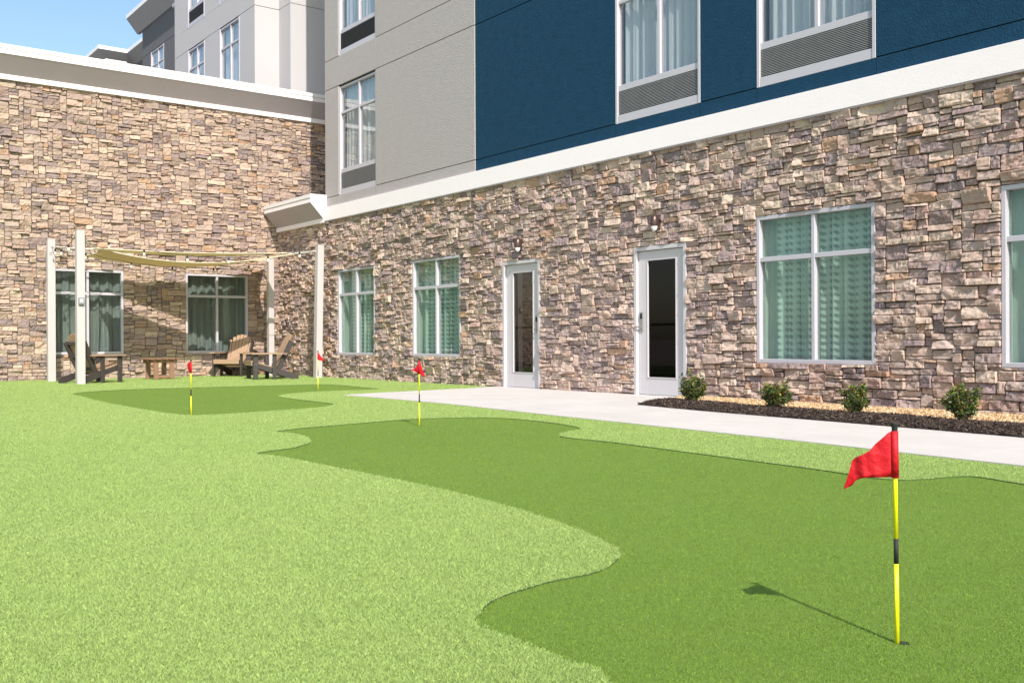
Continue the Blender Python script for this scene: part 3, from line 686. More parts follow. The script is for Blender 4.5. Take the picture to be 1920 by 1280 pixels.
# ==================================================================  GROUND, TURF, PATH
def catmull(P, n=6):
    P = np.array(P, float); k = len(P); out = []
    for i in range(k):
        p0, p1, p2, p3 = P[i - 1], P[i], P[(i + 1) % k], P[(i + 2) % k]
        for j in range(n):
            t = j / n
            out.append(0.5 * ((2 * p1) + (-p0 + p2) * t + (2 * p0 - 5 * p1 + 4 * p2 - p3) * t * t + (-p0 + 3 * p1 - 3 * p2 + p3) * t ** 3))
    return np.array(out)
G1 = catmull([(21.46,-8.71),(21.34,-8.70),(21.24,-8.70),(21.12,-8.70),(20.98,-8.70),(20.885,-8.69),(20.83,-8.65),(20.74,-8.55),(20.69,-8.46),(20.66,-8.36),(20.63,-8.19),(20.63,-8.03),(20.60,-7.92),(20.53,-7.80),(20.47,-7.72),(20.38,-7.66),(20.20,-7.59),(19.88,-7.50),(19.37,-7.41),(18.50,-7.35),(17.50,-7.37),(16.66,-7.40),(16.36,-7.46),(16.24,-7.34),(16.15,-7.10),(16.00,-6.92),(15.81,-6.77),(15.42,-6.62),(15.05,-6.57),(14.78,-6.62),(14.61,-6.32),(14.48,-5.75),(14.35,-5.00),(14.47,-4.48),(14.77,-4.13),(15.23,-4.06),(15.79,-4.10),(16.22,-4.23),(16.39,-4.36),(16.50,-4.63),(16.66,-4.83),(16.88,-4.93),(17.41,-4.90),(18.32,-4.96),(19.07,-5.01),(19.55,-5.05),(19.81,-5.11),(20.02,-5.06),(20.10,-4.90),(20.13,-4.73),(20.22,-4.59),(20.55,-4.68),(20.94,-4.76),(22.2,-5.2),(23.6,-6.0),(24.6,-7.2),(24.8,-8.6),(23.9,-9.6),(22.8,-9.5),(22.0,-9.0)], 5)
G2 = catmull([(6.61,-6.42),(6.04,-6.10),(5.66,-5.22),(5.75,-3.84),(6.02,-2.31),(6.09,-1.90),(6.68,-1.76),(7.69,-1.86),(8.48,-1.97),(8.50,-2.61),(8.52,-3.10),(8.80,-3.74),(9.37,-4.19),(10.31,-4.31),(11.07,-4.35),(11.60,-4.41),(12.04,-4.83),(12.21,-5.47),(12.33,-6.11),(12.33,-6.47),(12.01,-6.60),(10.97,-6.64),(9.24,-6.62),(7.43,-6.48)], 5)
PATH = np.array([(9.86,-3.37),(11.2,-3.30),(12.40,-3.30),(13.39,-3.37),(14.76,-3.50),(16.38,-3.61),(18.51,-3.76),(19.29,-3.86),(20.19,-3.94),(23,-4.2),(27,-4.6),(34,-5.0),(34,0.3),(9.22,0.3),(9.24,-0.30),(9.41,-0.7),(9.67,-2.70)])
def inside(P, x, y):
    r = np.zeros(len(x), bool); n = len(P)
    for i in range(n):
        x1, y1 = P[i]; x2, y2 = P[(i + 1) % n]
        c = ((y1 > y) != (y2 > y)); r ^= c & (x < (x2 - x1) * (y - y1) / ((y2 - y1) if y2 != y1 else 1e-9) + x1)
    return r
def sheet(name, P, z, m, thick=0.0):
    from mathutils.geometry import tessellate_polygon
    n = len(P); V = [(p[0], p[1], z) for p in P]; F = [tuple(t) for t in tessellate_polygon([[Vector(v) for v in V]])]
    if thick:
        V += [(p[0], p[1], z - thick) for p in P]; F += [(i, (i + 1) % n, n + (i + 1) % n, n + i) for i in range(n)]
    import bmesh
    o = obj(name, V, F, m)
    bm = bmesh.new(); bm.from_mesh(o.data); bmesh.ops.recalc_face_normals(bm, faces=bm.faces)
    if sum(f.normal.z * f.calc_area() for f in bm.faces) < 0: bmesh.ops.reverse_faces(bm, faces=bm.faces)
    bm.to_mesh(o.data); bm.free(); return o
tag(sheet('ground', [(-1500, -1500), (1500, -1500), (1500, 1500), (-1500, 1500)], -0.03, MT['ground']), kind='structure')
def turf_with_holes():
    from mathutils.geometry import tessellate_polygon
    loops = [np.array([(-0.01, -14), (34, -24), (34, 0.02), (-0.01, 0.02)]), G1, G2]
    V = []; F = []; allv = [[Vector((p[0], p[1], 0)) for p in L] for L in loops]
    for t in tessellate_polygon(allv): F.append(tuple(t))
    for L in loops: V += [(p[0], p[1], 0.009) for p in L]
    fl = []
    for t in F:
        a, b, c = [Vector(V[k]) for k in t]; fl.append(t if (b - a).cross(c - a).z > 0 else t[::-1])
    F = fl; fm = [0] * len(F); off = 4
    for L in (G1, G2):
        n = len(L); k0 = len(V); V += [(p[0], p[1], 0.001) for p in L]
        for i in range(n): F.append((off + i, off + (i + 1) % n, k0 + (i + 1) % n, k0 + i)); fm.append(1)
        off += n
    return obj('turf', V, F, None, mats=[MT['fringe'], MT['backing']], fm=fm)
tag(turf_with_holes(), kind='structure')
tag(sheet('large_putting_green', G1, 0.002, MT['green']), kind='structure')
tag(sheet('small_putting_green', G2, 0.002, MT['green']), kind='structure')
def path_slabs():
    from mathutils.geometry import tessellate_polygon
    def clip(P, c, keep_gt):
        out = []; n = len(P)
        for i in range(n):
            a, b = P[i], P[(i + 1) % n]; ia = (a[0] > c) == keep_gt; ib = (b[0] > c) == keep_gt
            if ia: out.append(a)
            if ia != ib: t = (c - a[0]) / (b[0] - a[0]); out.append((c, a[1] + (b[1] - a[1]) * t))
        return out
    V = []; F = []
    def slab(P, z, th):
        n = len(P); k = len(V); L = [Vector((p[0], p[1], z)) for p in P]; V.extend([tuple(v) for v in L]); V.extend([(p[0], p[1], z - th) for p in P])
        for t in tessellate_polygon([L]):
            a, b, c = [L[q] for q in t]; t = t if (b - a).cross(c - a).z > 0 else t[::-1]; F.append(tuple(k + q for q in t))
        F.extend([(k + i, k + n + i, k + n + (i + 1) % n, k + (i + 1) % n) for i in range(n)])
    P0 = [tuple(p) for p in PATH]; cuts = [11.25, 12.95, 14.6, 16.3, 18.0, 19.7, 21.4, 23.1, 24.8]
    slab(P0, 0.015, 0.025); prev = None
    for c in cuts + [99]:
        P = P0 if prev is None else clip(P0, prev + 0.004, True)
        if c < 99: P = clip(P, c - 0.004, False)
        slab(P, 0.020, 0.004); prev = c
    return obj('path', V, F, MT['concrete'])
tag(path_slabs(), kind='structure')

# grass blades -------------------------------------------------------
def blades(name, m, count, r0, r1, hgt, width, test, seed, lean, zb, label, rpow=1.5, vary=0.25, yellow=0.5):
    Rn = np.random.RandomState(seed); k = int(count)
    u = Rn.rand(k); e = 2 - rpow
    r = (r0 ** e + u * (r1 ** e - r0 ** e)) ** (1 / e)
    ang = math.atan2(0.60504, -0.79618) + R(37) * (Rn.rand(k) * 2 - 1)
    x = CAM[0] + r * np.cos(ang); y = CAM[1] + r * np.sin(ang)
    ok = test(x, y); x = x[ok]; y = y[ok]; r = r[ok]; k = len(x)
    w = width * (r / 2.6) ** 0.42 * Rn.uniform(0.7, 1.3, k); h = hgt * Rn.uniform(0.65, 1.25, k) * (1 + 0.0 * r)
    th = Rn.rand(k) * 2 * math.pi; la = Rn.rand(k) * 2 * math.pi; ll = lean * np.abs(Rn.normal(0.8, 0.35, k)) * h
    dx = np.cos(th) * w / 2; dy = np.sin(th) * w / 2
    lx = np.cos(la) * ll; ly = np.sin(la) * ll
    z0 = np.full(k, zb)
    V = np.empty((k, 5, 3))
    V[:, 0] = np.stack([x - dx, y - dy, z0], 1); V[:, 1] = np.stack([x + dx, y + dy, z0], 1)
    V[:, 2] = np.stack([x + dx * 0.9 + lx * 0.35, y + dy * 0.9 + ly * 0.35, z0 + h * 0.62], 1)
    V[:, 3] = np.stack([x + lx, y + ly, z0 + h], 1)
    V[:, 4] = np.stack([x - dx * 0.9 + lx * 0.35, y - dy * 0.9 + ly * 0.35, z0 + h * 0.62], 1)
    F = (np.arange(k)[:, None] * 5 + np.arange(5)[None]).astype(np.int32)
    b = 1 + vary * Rn.normal(0, 1, k); b = np.clip(b, 0.35, 1.5); c = np.stack([b * (1 + yellow * 0.25 * Rn.rand(k)), b, b * (1 + yellow * 0.5 * (Rn.rand(k) - 0.3))], 1)
    c = np.repeat(np.clip(c, 0, 1.7), 5, 0)
    o = obj(name, V.reshape(-1, 3), F, m, attr=c, attrname='rnd')
    return tag(o, label, 'grass', kind='stuff')
def wobble(x, y): return 0.012 * np.sin(x * 31 + 1.7 * np.sin(y * 23))
_jr = np.random.RandomState(77)
def in_fringe(x, y):
    x = x + _jr.normal(0, 0.007, len(x)); y = y + _jr.normal(0, 0.007, len(y))
    return (~inside(G1, x, y)) & (~inside(G2, x, y)) & (~inside(PATH, x + 0.006, y - 0.006)) & (y < -0.03) & (x > 0.03)
in_green = lambda x, y: inside(G1, x, y) | inside(G2, x, y)
blades('fringe_grass', MT['blade_l'], 3100000, 2.15, 27, 0.0095, 0.0017, in_fringe, 5, 0.9, 0.0085, 'pale long pile artificial grass around the putting greens', vary=0.21, yellow=0.3)
blades('green_grass', MT['blade_s'], 1700000, 2.15, 24, 0.0045, 0.0016, in_green, 6, 1.0, 0.002, 'short dense darker artificial grass of the putting greens', vary=0.15)

# mulch and gravel ----------------------------------------------------
def bed_y_mulch_front(x): return np.interp(x, [14.38, 15.65, 17.0, 18.25, 19.35, 26], [-1.66, -1.86, -1.96, -2.06, -2.17, -2.8])
def bed_y_mulch_back(x): return np.interp(x, [13.9, 14.2, 15.2, 16.3, 17.6, 18.9, 20.5, 26], [-0.75, -0.62, -0.86, -1.0, -0.98, -1.18, -1.25, -1.7]) + 0.06 * np.sin(x * 5.1)
def bed_left(y): return np.interp(y, [-1.66, -1.0, -0.6, -0.2], [14.38, 14.25, 13.98, 13.80])
def strip(name, x0, x1, fa, fb, z, m, hump):
    xs = np.linspace(x0, x1, 90); ts = np.linspace(0, 1, 9); V = []; F = []
    for x in xs:
        ya, yb = float(fa(x)), float(fb(x))
        for t in ts: V.append((x if x > bed_left(ya + (yb - ya) * t) else float(bed_left(ya + (yb - ya) * t)), ya + (yb - ya) * t, z + hump * math.sin(math.pi * min(max(t, 0), 1)) ** 0.6))
    for i in range(len(xs) - 1):
        for j in range(8): k = i * 9 + j; F.append((k, k + 9, k + 10, k + 1))
    return obj(name, V, F, m, smooth=True)
tag(strip('mulch_bed', 13.8, 26, bed_y_mulch_front, bed_y_mulch_back, 0.0235, MT['mulchb'], 0.045), kind='structure')
tag(strip('gravel_bed', 13.76, 26, bed_y_mulch_back, lambda x: 0.0 * x - 0.0, 0.0240, MT['gravelb'], 0.03), kind='structure')
def bits(name, m, k, seed, region, zf, size, cols, label, cat, flat):
    Rn = np.random.RandomState(seed); x = Rn.uniform(13.78, 22.5, k); ya = region[0](x); yb = region[1](x); t = Rn.rand(k); y = ya + (yb - ya) * t
    ok = (x > bed_left(y)); x, y, t = x[ok], y[ok], t[ok]; k = len(x); z = zf(t) + 0.004
    B = np.array([(1, 0, 0), (0, 1, 0), (-1, 0, 0), (0, -1, 0), (0, 0, 1), (0, 0, -1)], float)
    if not flat: B = np.array([(1, 0.2, 0.1), (0.1, 1, 0), (-1, 0.15, 0.15), (-0.1, -1, 0.1), (0.15, 0.1, 1), (0, 0, -1)], float)
    Fb = np.array([(0, 1, 4), (1, 2, 4), (2, 3, 4), (3, 0, 4), (1, 0, 5), (2, 1, 5), (3, 2, 5), (0, 3, 5)])
    sx = size * Rn.uniform(0.6, 1.6, k); s3 = np.stack([sx * (2.0 if flat else 1.1), sx * (0.45 if flat else 0.85), sx * (0.22 if flat else 0.6)], 1)
    P = B[None] * s3[:, None] * Rn.uniform(0.8, 1.2, (k, 6, 1))
    ang = Rn.rand(k) * 6.28; tl = Rn.normal(0, 0.35 if flat else 0.5, k); c, s = np.cos(ang), np.sin(ang)
    X = P[..., 0] * np.cos(tl)[:, None] - P[..., 2] * np.sin(tl)[:, None]; Zz = P[..., 0] * np.sin(tl)[:, None] + P[..., 2] * np.cos(tl)[:, None]
    Vx = X * c[:, None] - P[..., 1] * s[:, None] + x[:, None]; Vy = X * s[:, None] + P[..., 1] * c[:, None] + y[:, None]; Vz = Zz + z[:, None]
    V = np.stack([Vx, Vy, Vz], -1).reshape(-1, 3); F = (np.arange(k)[:, None, None] * 6 + Fb[None]).reshape(-1, 3).astype(np.int32)
    ci = Rn.randint(0, len(cols), k); C = np.repeat(np.array(cols)[ci] * Rn.uniform(0.7, 1.25, (k, 1)), 6, 0)
    return tag(obj(name, V, F, m, attr=C, attrname='rnd'), label, cat, kind='stuff')
bits('mulch', MT['chip'], 26000, 3, (bed_y_mulch_front, bed_y_mulch_back), lambda t: 0.0235 + 0.045 * np.sin(np.pi * t) ** 0.6, 0.013,
     [(0.045, 0.028, 0.022), (0.022, 0.015, 0.013), (0.075, 0.048, 0.036), (0.032, 0.022, 0.020), (0.15, 0.11, 0.085)], 'dark brown shredded mulch strip in front of the shrubs', 'mulch', True)
bits('gravel', MT['pebble'], 22000, 4, (bed_y_mulch_back, lambda x: 0.0 * x - 0.03), lambda t: 0.024 + 0.03 * np.sin(np.pi * np.clip(t, 0, 1)) ** 0.6, 0.014,
     [(0.52, 0.34, 0.17), (0.64, 0.47, 0.28), (0.40, 0.24, 0.11), (0.66, 0.52, 0.36), (0.34, 0.20, 0.09)], 'golden tan gravel strip along the foot of the stone wall', 'gravel', False)

# ==================================================================  SHRUBS
def shrub(loc, h, w, seed, label, lean=(0, 0)):
    rn = random.Random(seed); e = empty('shrub', loc)
    tag(e, label, 'shrub', 'young shrubs in the mulch bed')
    st = MB(); tips = []
    for i in range(19):
        a = rn.uniform(0, 6.28); s = rn.uniform(0.25, 1) ** 0.8; top = Vector((math.cos(a) * w * 0.46 * s + lean[0], math.sin(a) * w * 0.46 * s + lean[1], h * rn.uniform(0.5, 1.0) * (1 - 0.25 * s)))
        p = Vector((math.cos(a) * 0.012, math.sin(a) * 0.012, 0)); q = p.lerp(top, 0.5) + Vector((math.cos(a) * w * 0.06, math.sin(a) * w * 0.06, 0))
        pts = [p, p.lerp(q, 0.5), q, q.lerp(top, 0.55), top]; st.tube(pts, [0.005, 0.0045, 0.004, 0.003, 0.0015], 5); tips.append(pts)
        for b in range(3):
            t0 = rn.uniform(0.35, 0.85); c0 = p.lerp(top, t0); d = Vector((rn.gauss(0, 1), rn.gauss(0, 1), rn.uniform(-0.1, 1.1))).normalized() * w * rn.uniform(0.10, 0.26)
            st.tube([c0, c0 + d * 0.6, c0 + d], [0.0025, 0.002, 0.001], 4); tips.append([c0, c0 + d * 0.5, c0 + d])
    st.build('stems', MT['bark'], e)
    V = []; F = []; C = []
    for pts in tips:
        nl = 34 if len(pts) == 5 else 24
        for i in range(nl):
            t = rn.uniform(0.16, 1.0) ** 0.85 if len(pts) == 5 else rn.uniform(0.1, 1.05); u = t * (len(pts) - 1); k = min(int(u), len(pts) - 2); c = pts[k].lerp(pts[k + 1], u - k)
            d = Vector((rn.gauss(0, 1), rn.gauss(0, 1), rn.gauss(0.45, 0.8))).normalized(); L = rn.uniform(0.022, 0.040); c = c + d * rn.uniform(0.0, 0.022)
            s = d.cross(Vector((rn.gauss(0, 1), rn.gauss(0, 1), rn.gauss(0, 1)))).normalized(); nn = d.cross(s) * L * 0.12; wd = L * rn.uniform(0.24, 0.34); b = len(V)
            V += [c, c + d * L * 0.35 + s * wd + nn, c + d * L * 0.75 + s * wd * 0.7 + nn, c + d * L, c + d * L * 0.75 - s * wd * 0.7 + nn, c + d * L * 0.35 - s * wd + nn, c + d * L * 0.5]
            F += [(b, b + 1, b + 6), (b + 1, b + 2, b + 6), (b + 2, b + 3, b + 6), (b + 3, b + 4, b + 6), (b + 4, b + 5, b + 6), (b + 5, b, b + 6)]
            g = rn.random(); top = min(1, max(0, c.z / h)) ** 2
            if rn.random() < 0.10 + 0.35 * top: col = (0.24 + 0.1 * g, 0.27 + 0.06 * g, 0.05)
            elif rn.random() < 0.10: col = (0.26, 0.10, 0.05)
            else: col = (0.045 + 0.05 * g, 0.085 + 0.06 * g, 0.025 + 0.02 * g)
            C += [col] * 7
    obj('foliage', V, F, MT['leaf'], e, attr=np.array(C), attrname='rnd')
shrub((14.78, -1.10, 0.03), 0.45, 0.38, 1, 'fullest shrub, beside the door with the black glass')
shrub((16.17, -1.27, 0.03), 0.38, 0.42, 2, 'small shrub under the left part of the large curtained window', (0.03, 0.0))
shrub((17.22, -1.26, 0.03), 0.38, 0.37, 3, 'low twiggy shrub under the right end of the large curtained window')
shrub((18.41, -1.36, 0.03), 0.45, 0.42, 4, 'shrub nearest the camera, with yellow tips, at the right end of the mulch', (-0.02, 0))

# ==================================================================  WALL LAMPS
def lamp(a, z, label):
    e = empty('wall_lamp', (a, -0.05, z)); tag(e, label, 'lamp', 'oval bronze lamps over the doors')
    nu, nv = 18, 14; V = []; Fb = []; Fl = []
    for j in range(nv + 1):
        ph = math.pi * j / nv
        for i in range(nu):
            th = 2 * math.pi * i / nu
            V.append((0.060 * math.sin(ph) * math.cos(th), -0.055 - 0.075 * math.sin(ph) * math.sin(th), 0.125 * math.cos(ph)))
    for j in range(nv):
        for i in range(nu):
            q = (j * nu + i, j * nu + (i + 1) % nu, (j + 1) * nu + (i + 1) % nu, (j + 1) * nu + i)
            cx = sum(V[k][0] for k in q) / 4; cy = sum(V[k][1] for k in q) / 4; cz = sum(V[k][2] for k in q) / 4
            (Fl if (cz < -0.045 - 0.35 * abs(cx) and cy < -0.06) else Fb).append(q)
    obj('lamp_body', V, Fb, MT['bronze'], e, smooth=True)
    used = sorted({k for f in Fl for k in f}); mp = {k: i for i, k in enumerate(used)}
    obj('lens', [V[k] for k in used], [tuple(mp[k] for k in f) for f in Fl], MT['lens'], e, smooth=True)
    MB().box((-0.045, -0.03, -0.10), (0.045, 0.045, 0.10), None, 0.01).build('back_plate', MT['bronze'], e)
lamp(13.17, 2.51, 'oval bronze wall lamp above the door with black glass')
lamp(9.95, 2.45, 'oval bronze wall lamp above the left door that reflects stone')

# ==================================================================  GOLF FLAGS
def flag(loc, h, cols, label, lean=(0, 0), rad=0.0062, cap=True):
    e = empty('golf_flag', loc); tag(e, label, 'golf flag', 'practice flags on the putting greens')
    P = lambda z: (lean[0] * z / h, lean[1] * z / h, z)
    b0, b1 = h * 0.352, h * 0.475
    if h < 0.62: b0, b1 = 0.219, 0.287
    fl = h - 0.018; zf = h - 0.148
    MB().tube([P(-0.01), P(b0)], rad, 12).tube([P(b1), P(h - 0.02)], rad, 12).build('pole', MT['yellow'], e, smooth=True)
    MB().tube([P(b0), P(b1)], rad * 1.04, 12).build('black_band', MT['black'], e, smooth=True)
    MB().lathe([(0.0074, -0.026), (0.0076, -0.012), (0.009, -0.006), (0.0115, 0.0), (0.0115, 0.003), (0.0, 0.004)], P(h - 0.002), 14).build('cap', MT['black'], e, smooth=True)
    # cloth given as columns: (h, d, ztop, zbot) measured from the sleeve top; h to the camera's left, d away
    L = Vector((-0.605, -0.796, 0)); A = Vector((-0.796, 0.605, 0)); V = []; F = []; nr = 9
    cs = np.array(cols, float); k = 4; fine = []
    for i in range(len(cs) - 1):
        for j in range(k): fine.append(cs[i] + (cs[i + 1] - cs[i]) * j / k)
    fine.append(cs[-1]); top = P(h - 0.019)
    for ci, c in enumerate(fine):
        for j in range(nr):
            t = j / (nr - 1); z = c[2] + (c[3] - c[2]) * t
            wv = 0.0018 * math.sin(ci * 0.9 + t * 4) * min(1, ci / 6)
            q = Vector(top) + L * c[0] + A * (c[1] + wv + 0.006 * t * abs(c[0]) / 0.1) + Vector((0, 0, z)); V.append(q)
    for i in range(len(fine) - 1):
        for j in range(nr - 1): q = i * nr + j; F.append((q, q + 1, q + nr + 1, q + nr))
    f = obj('flag_cloth', V, F, MT['red'], e, smooth=True)
    md = f.modifiers.new('s', 'SOLIDIFY'); md.thickness = 0.0012; md.offset = 0
    MB().tube([tuple(Vector(P(h - 0.021))), tuple(Vector(P(zf)))], [rad * 1.5, rad * 1.6], 14).build('sleeve', MT['red'], e, smooth=True)
    MB().lathe([(0.0, 0.0), (0.014, 0.0), (0.017, -0.002)], (0.010, 0.012, 0.0045), 20).build('cup', MT['cup'], e)
flag((21.729, -7.884, 0.0), 0.60, [(0.0, 0, 0, -0.127), (0.018, 0.003, -0.008, -0.128), (0.045, 0.012, -0.036, -0.130), (0.062, 0.016, -0.056, -0.131), (0.078, 0.022, -0.068, -0.133), (0.092, 0.036, -0.076, -0.142), (0.101, 0.044, -0.088, -0.158), (0.120, 0.050, -0.160, -0.168)],
     'large red flag on a yellow pole nearest the camera on the big green', (-0.003, -0.004))
flag((15.053, -5.256, 0.0), 0.655, [(-0.048, 0.03, -0.130, -0.170), (-0.03, 0.02, -0.085, -0.150), (-0.015, 0.006, -0.03, -0.135), (0.0, 0, 0, -0.130), (0.02, 0.02, -0.045, -0.120), (0.045, 0.03, -0.075, -0.105), (0.075, 0.03, -0.09, -0.094)],
     'red flag hanging both sides of its pole, in front of the concrete tip')
flag((12.211, -6.497, 0.0), 0.625, [(0, 0, 0, -0.13), (0.02, 0.012, 0.0, -0.128), (0.035, 0.03, -0.015, -0.12), (0.05, 0.04, -0.02, -0.07), (0.058, 0.05, -0.028, -0.05)],
     'folded red flag on the small green in front of the brown side table')
flag((7.855, -2.801, 0.0), 0.665, [(0, 0, 0, -0.14), (-0.02, 0.01, -0.03, -0.145), (-0.05, 0.01, -0.075, -0.15), (-0.085, 0.02, -0.12, -0.155), (-0.10, 0.02, -0.145, -0.158)],
     'red flag farthest from the camera, in front of the pergola post by the right wall')

# ==================================================================  SAIL POSTS
def post(x, y, h, label, w=0.152, lean=(0, 0), box=False):
    e = empty('sail_post', (x, y, 0)); tag(e, label, 'post', 'square posts of the shade sail')
    s = w / 2; a = R(0); m = MB()
    sh = lambda X, Y, Z: (X + lean[0] * Z / h, Y + lean[1] * Z / h, Z)
    m.box((-s, -s, -0.01), (s, s, h), sh, 0.006); m.build('post_shaft', MT['post'], e)
    MB().box((-s - 0.006, -s - 0.006, h), (s + 0.006, s + 0.006, h + 0.018), lambda X, Y, Z: (X + lean[0], Y + lean[1], Z), 0.005).build('post_cap', MT['post'], e)
    hk = MB(); hk.tube([(lean[0] * .97 - s * 0.2, lean[1] * .97 + (s if y < -3 else -s), h - 0.16), (lean[0] * .97 - s * 0.2, lean[1] * .97 + (s + 0.04 if y < -3 else -s - 0.04), h - 0.17)], 0.012, 8)
    hk.build('eye_bolt', MT['steel'], e)
    if box:
        MB().box((s, -0.055, 1.56), (s + 0.055, 0.045, 1.70), None, 0.008).build('outlet_box', MT['boxgrey'], e)
        MB().box((s + 0.055, -0.035, 1.60), (s + 0.062, 0.025, 1.665), None, 0.003).build('outlet_cover', MT['trim'], e)
post(0.90, -5.50, 2.98, 'leftmost square post, next to the stone wing by the left window')
post(2.74, -5.37, 3.01, 'tall near left square post with grey outlet box on it', box=True)
post(0.93, -0.64, 2.79, 'short square post in the wall corner behind the right chairs', 0.135)
post(2.98, -0.42, 2.97, 'slightly leaning square post near the right stone wall', 0.15, (0.03, 0.05))

# ==================================================================  SHADE SAILS
def coons(c, sag, bow, n=26):
    """quad or triangle sail: corners c[0..3] in order, edges bowed inwards, centre sagging"""
    c = [Vector(p) for p in c]; ctr = sum(c, Vector()) / 4; V = []; F = []
    def edge(p, q, t, b, s):
        v = p.lerp(q, t); w = 4 * t * (1 - t); inward = (ctr - (p + q) / 2); inward.z = 0
        return v + inward * b * w + Vector((0, 0, -s * w))
    for i in range(n + 1):
        u = i / n
        for j in range(n + 1):
            v = j / n
            p = edge(c[0], c[1], u, bow[0], sag[0]) * (1 - v) + edge(c[3], c[2], u, bow[2], sag[2]) * v + edge(c[0], c[3], v, bow[3], sag[3]) * (1 - u) + edge(c[1], c[2], v, bow[1], sag[1]) * u \
                - (c[0] * (1 - u) * (1 - v) + c[1] * u * (1 - v) + c[2] * u * v + c[3] * (1 - u) * v)
            V.append(p)
    for i in range(n):
        for j in range(n): k = i * (n + 1) + j; F.append((k, k + 1, k + n + 2, k + n + 1))
    rim = [V[i * (n + 1)] for i in range(n + 1)] + [V[n * (n + 1) + j] for j in range(1, n + 1)] + [V[i * (n + 1) + n] for i in range(n - 1, -1, -1)] + [V[j] for j in range(n - 1, -1, -1)]
    return V, F, rim
def sail(c, sag, bow, label, anchors):
    base = Vector(c[0]); e = empty('shade_sail', base); tag(e, label, 'shade sail', 'tan shade sails')
    V, F, rim = coons(c, sag, bow); o = obj('canopy', V, F, MT['sail'], e, base, smooth=True)
    md = o.modifiers.new('s', 'SOLIDIFY'); md.thickness = 0.002
    MB().tube(rim, 0.010, 5, False).build('hem', MT['hem'], e, base, True)
    for p, q in anchors:
        MB().tube([p, Vector(p).lerp(Vector(q), 0.5) + Vector((0, 0, -0.01)), q], 0.012, 6).build('rope', MT['rope'], e, base)
QA, QB, QC, QD = (0.50, -4.78, 2.72), (0.92, -4.57, 2.855), (0.35, -0.52, 2.86), (2.40, -0.72, 2.81)
sail([QB, QD, QC, QA], [0.25, 0.02, 0.23, 0.03], [0.26, 0.15, 0.0, 0.06], 'wide tan shade sail sagging over the chairs along the stone wing', [(QA, (0.90, -5.42, 2.82)), (QB, (2.70, -5.28, 2.86)), (QC, (0.93, -0.56, 2.72)), (QD, (2.99, -0.46, 2.84))])
SA, SB, SD = (1.15, -4.72, 2.80), (2.55, -5.14, 2.70), (2.70, -0.95, 2.80)
sail([SB, SD, (2.62, -1.05, 2.80), SA], [0.05, 0.0, 0.10, 0.02], [0.06, 0, 0.10, 0.1], 'thin upper shade sail stretched nearer the camera, seen almost edge on', [(SB, (2.74, -5.28, 2.85)), (SD, (2.98, -0.5, 2.84)), (SA, (0.92, -5.42, 2.84))])

# ==================================================================  STRING LIGHTS
def strand(p, q, sag, ts, label, coil=None):
    p, q = Vector(p), Vector(q); e = empty('string_light', p); tag(e, label, 'string light', 'bulb strings between the posts')
    f = lambda t: p.lerp(q, t) + Vector((0, 0, -sag * 4 * t * (1 - t)))
    pts = [f(i / 24) + Vector((0, 0, 0.012 * math.sin(i * 2.1))) for i in range(25)]
    MB().tube(pts, 0.006, 5).build('wire', MT['wire'], e, p)
    if coil:
        rr = random.Random(coil[1]); c = Vector(coil[0]); w = MB()
        for k in range(3): w.tube([c + Vector((rr.uniform(-.05, .05), rr.uniform(-0.25, 0.3), rr.uniform(-0.45, 0.1))) * min(1, 0.25 * i) for i in range(9)], 0.005, 5)
        w.build('loose_wire', MT['wire'], e, p)
    for t in ts:
        b = f(t)
        s = MB().lathe([(0.006, 0.0), (0.018, -0.01), (0.019, -0.055), (0.015, -0.062)], b, 10).build('socket', MT['black'], e, p, True)
        MB().lathe([(0.014, -0.06), (0.026, -0.085), (0.027, -0.105), (0.018, -0.128), (0.0, -0.134)], b, 12).build('bulb', MT['bulb'], s, p, True)
strand((2.70, -5.30, 2.93), (2.98, -0.50, 2.88), 0.30, [0.10, 0.24, 0.42, 0.60, 0.78, 0.93], 'front bulb string hanging along the near edge of the sails')
strand((0.90, -5.42, 2.88), (0.93, -0.70, 2.70), 0.28, [0.13, 0.33, 0.52, 0.72, 0.9], 'rear bulb string running close to the stone wing')
strand((0.90, -5.50, 2.84), (2.74, -5.46, 2.88), 0.14, [0.2, 0.45, 0.75], 'short bulb string between the two left posts', ((0.98, -5.35, 2.80), 4))

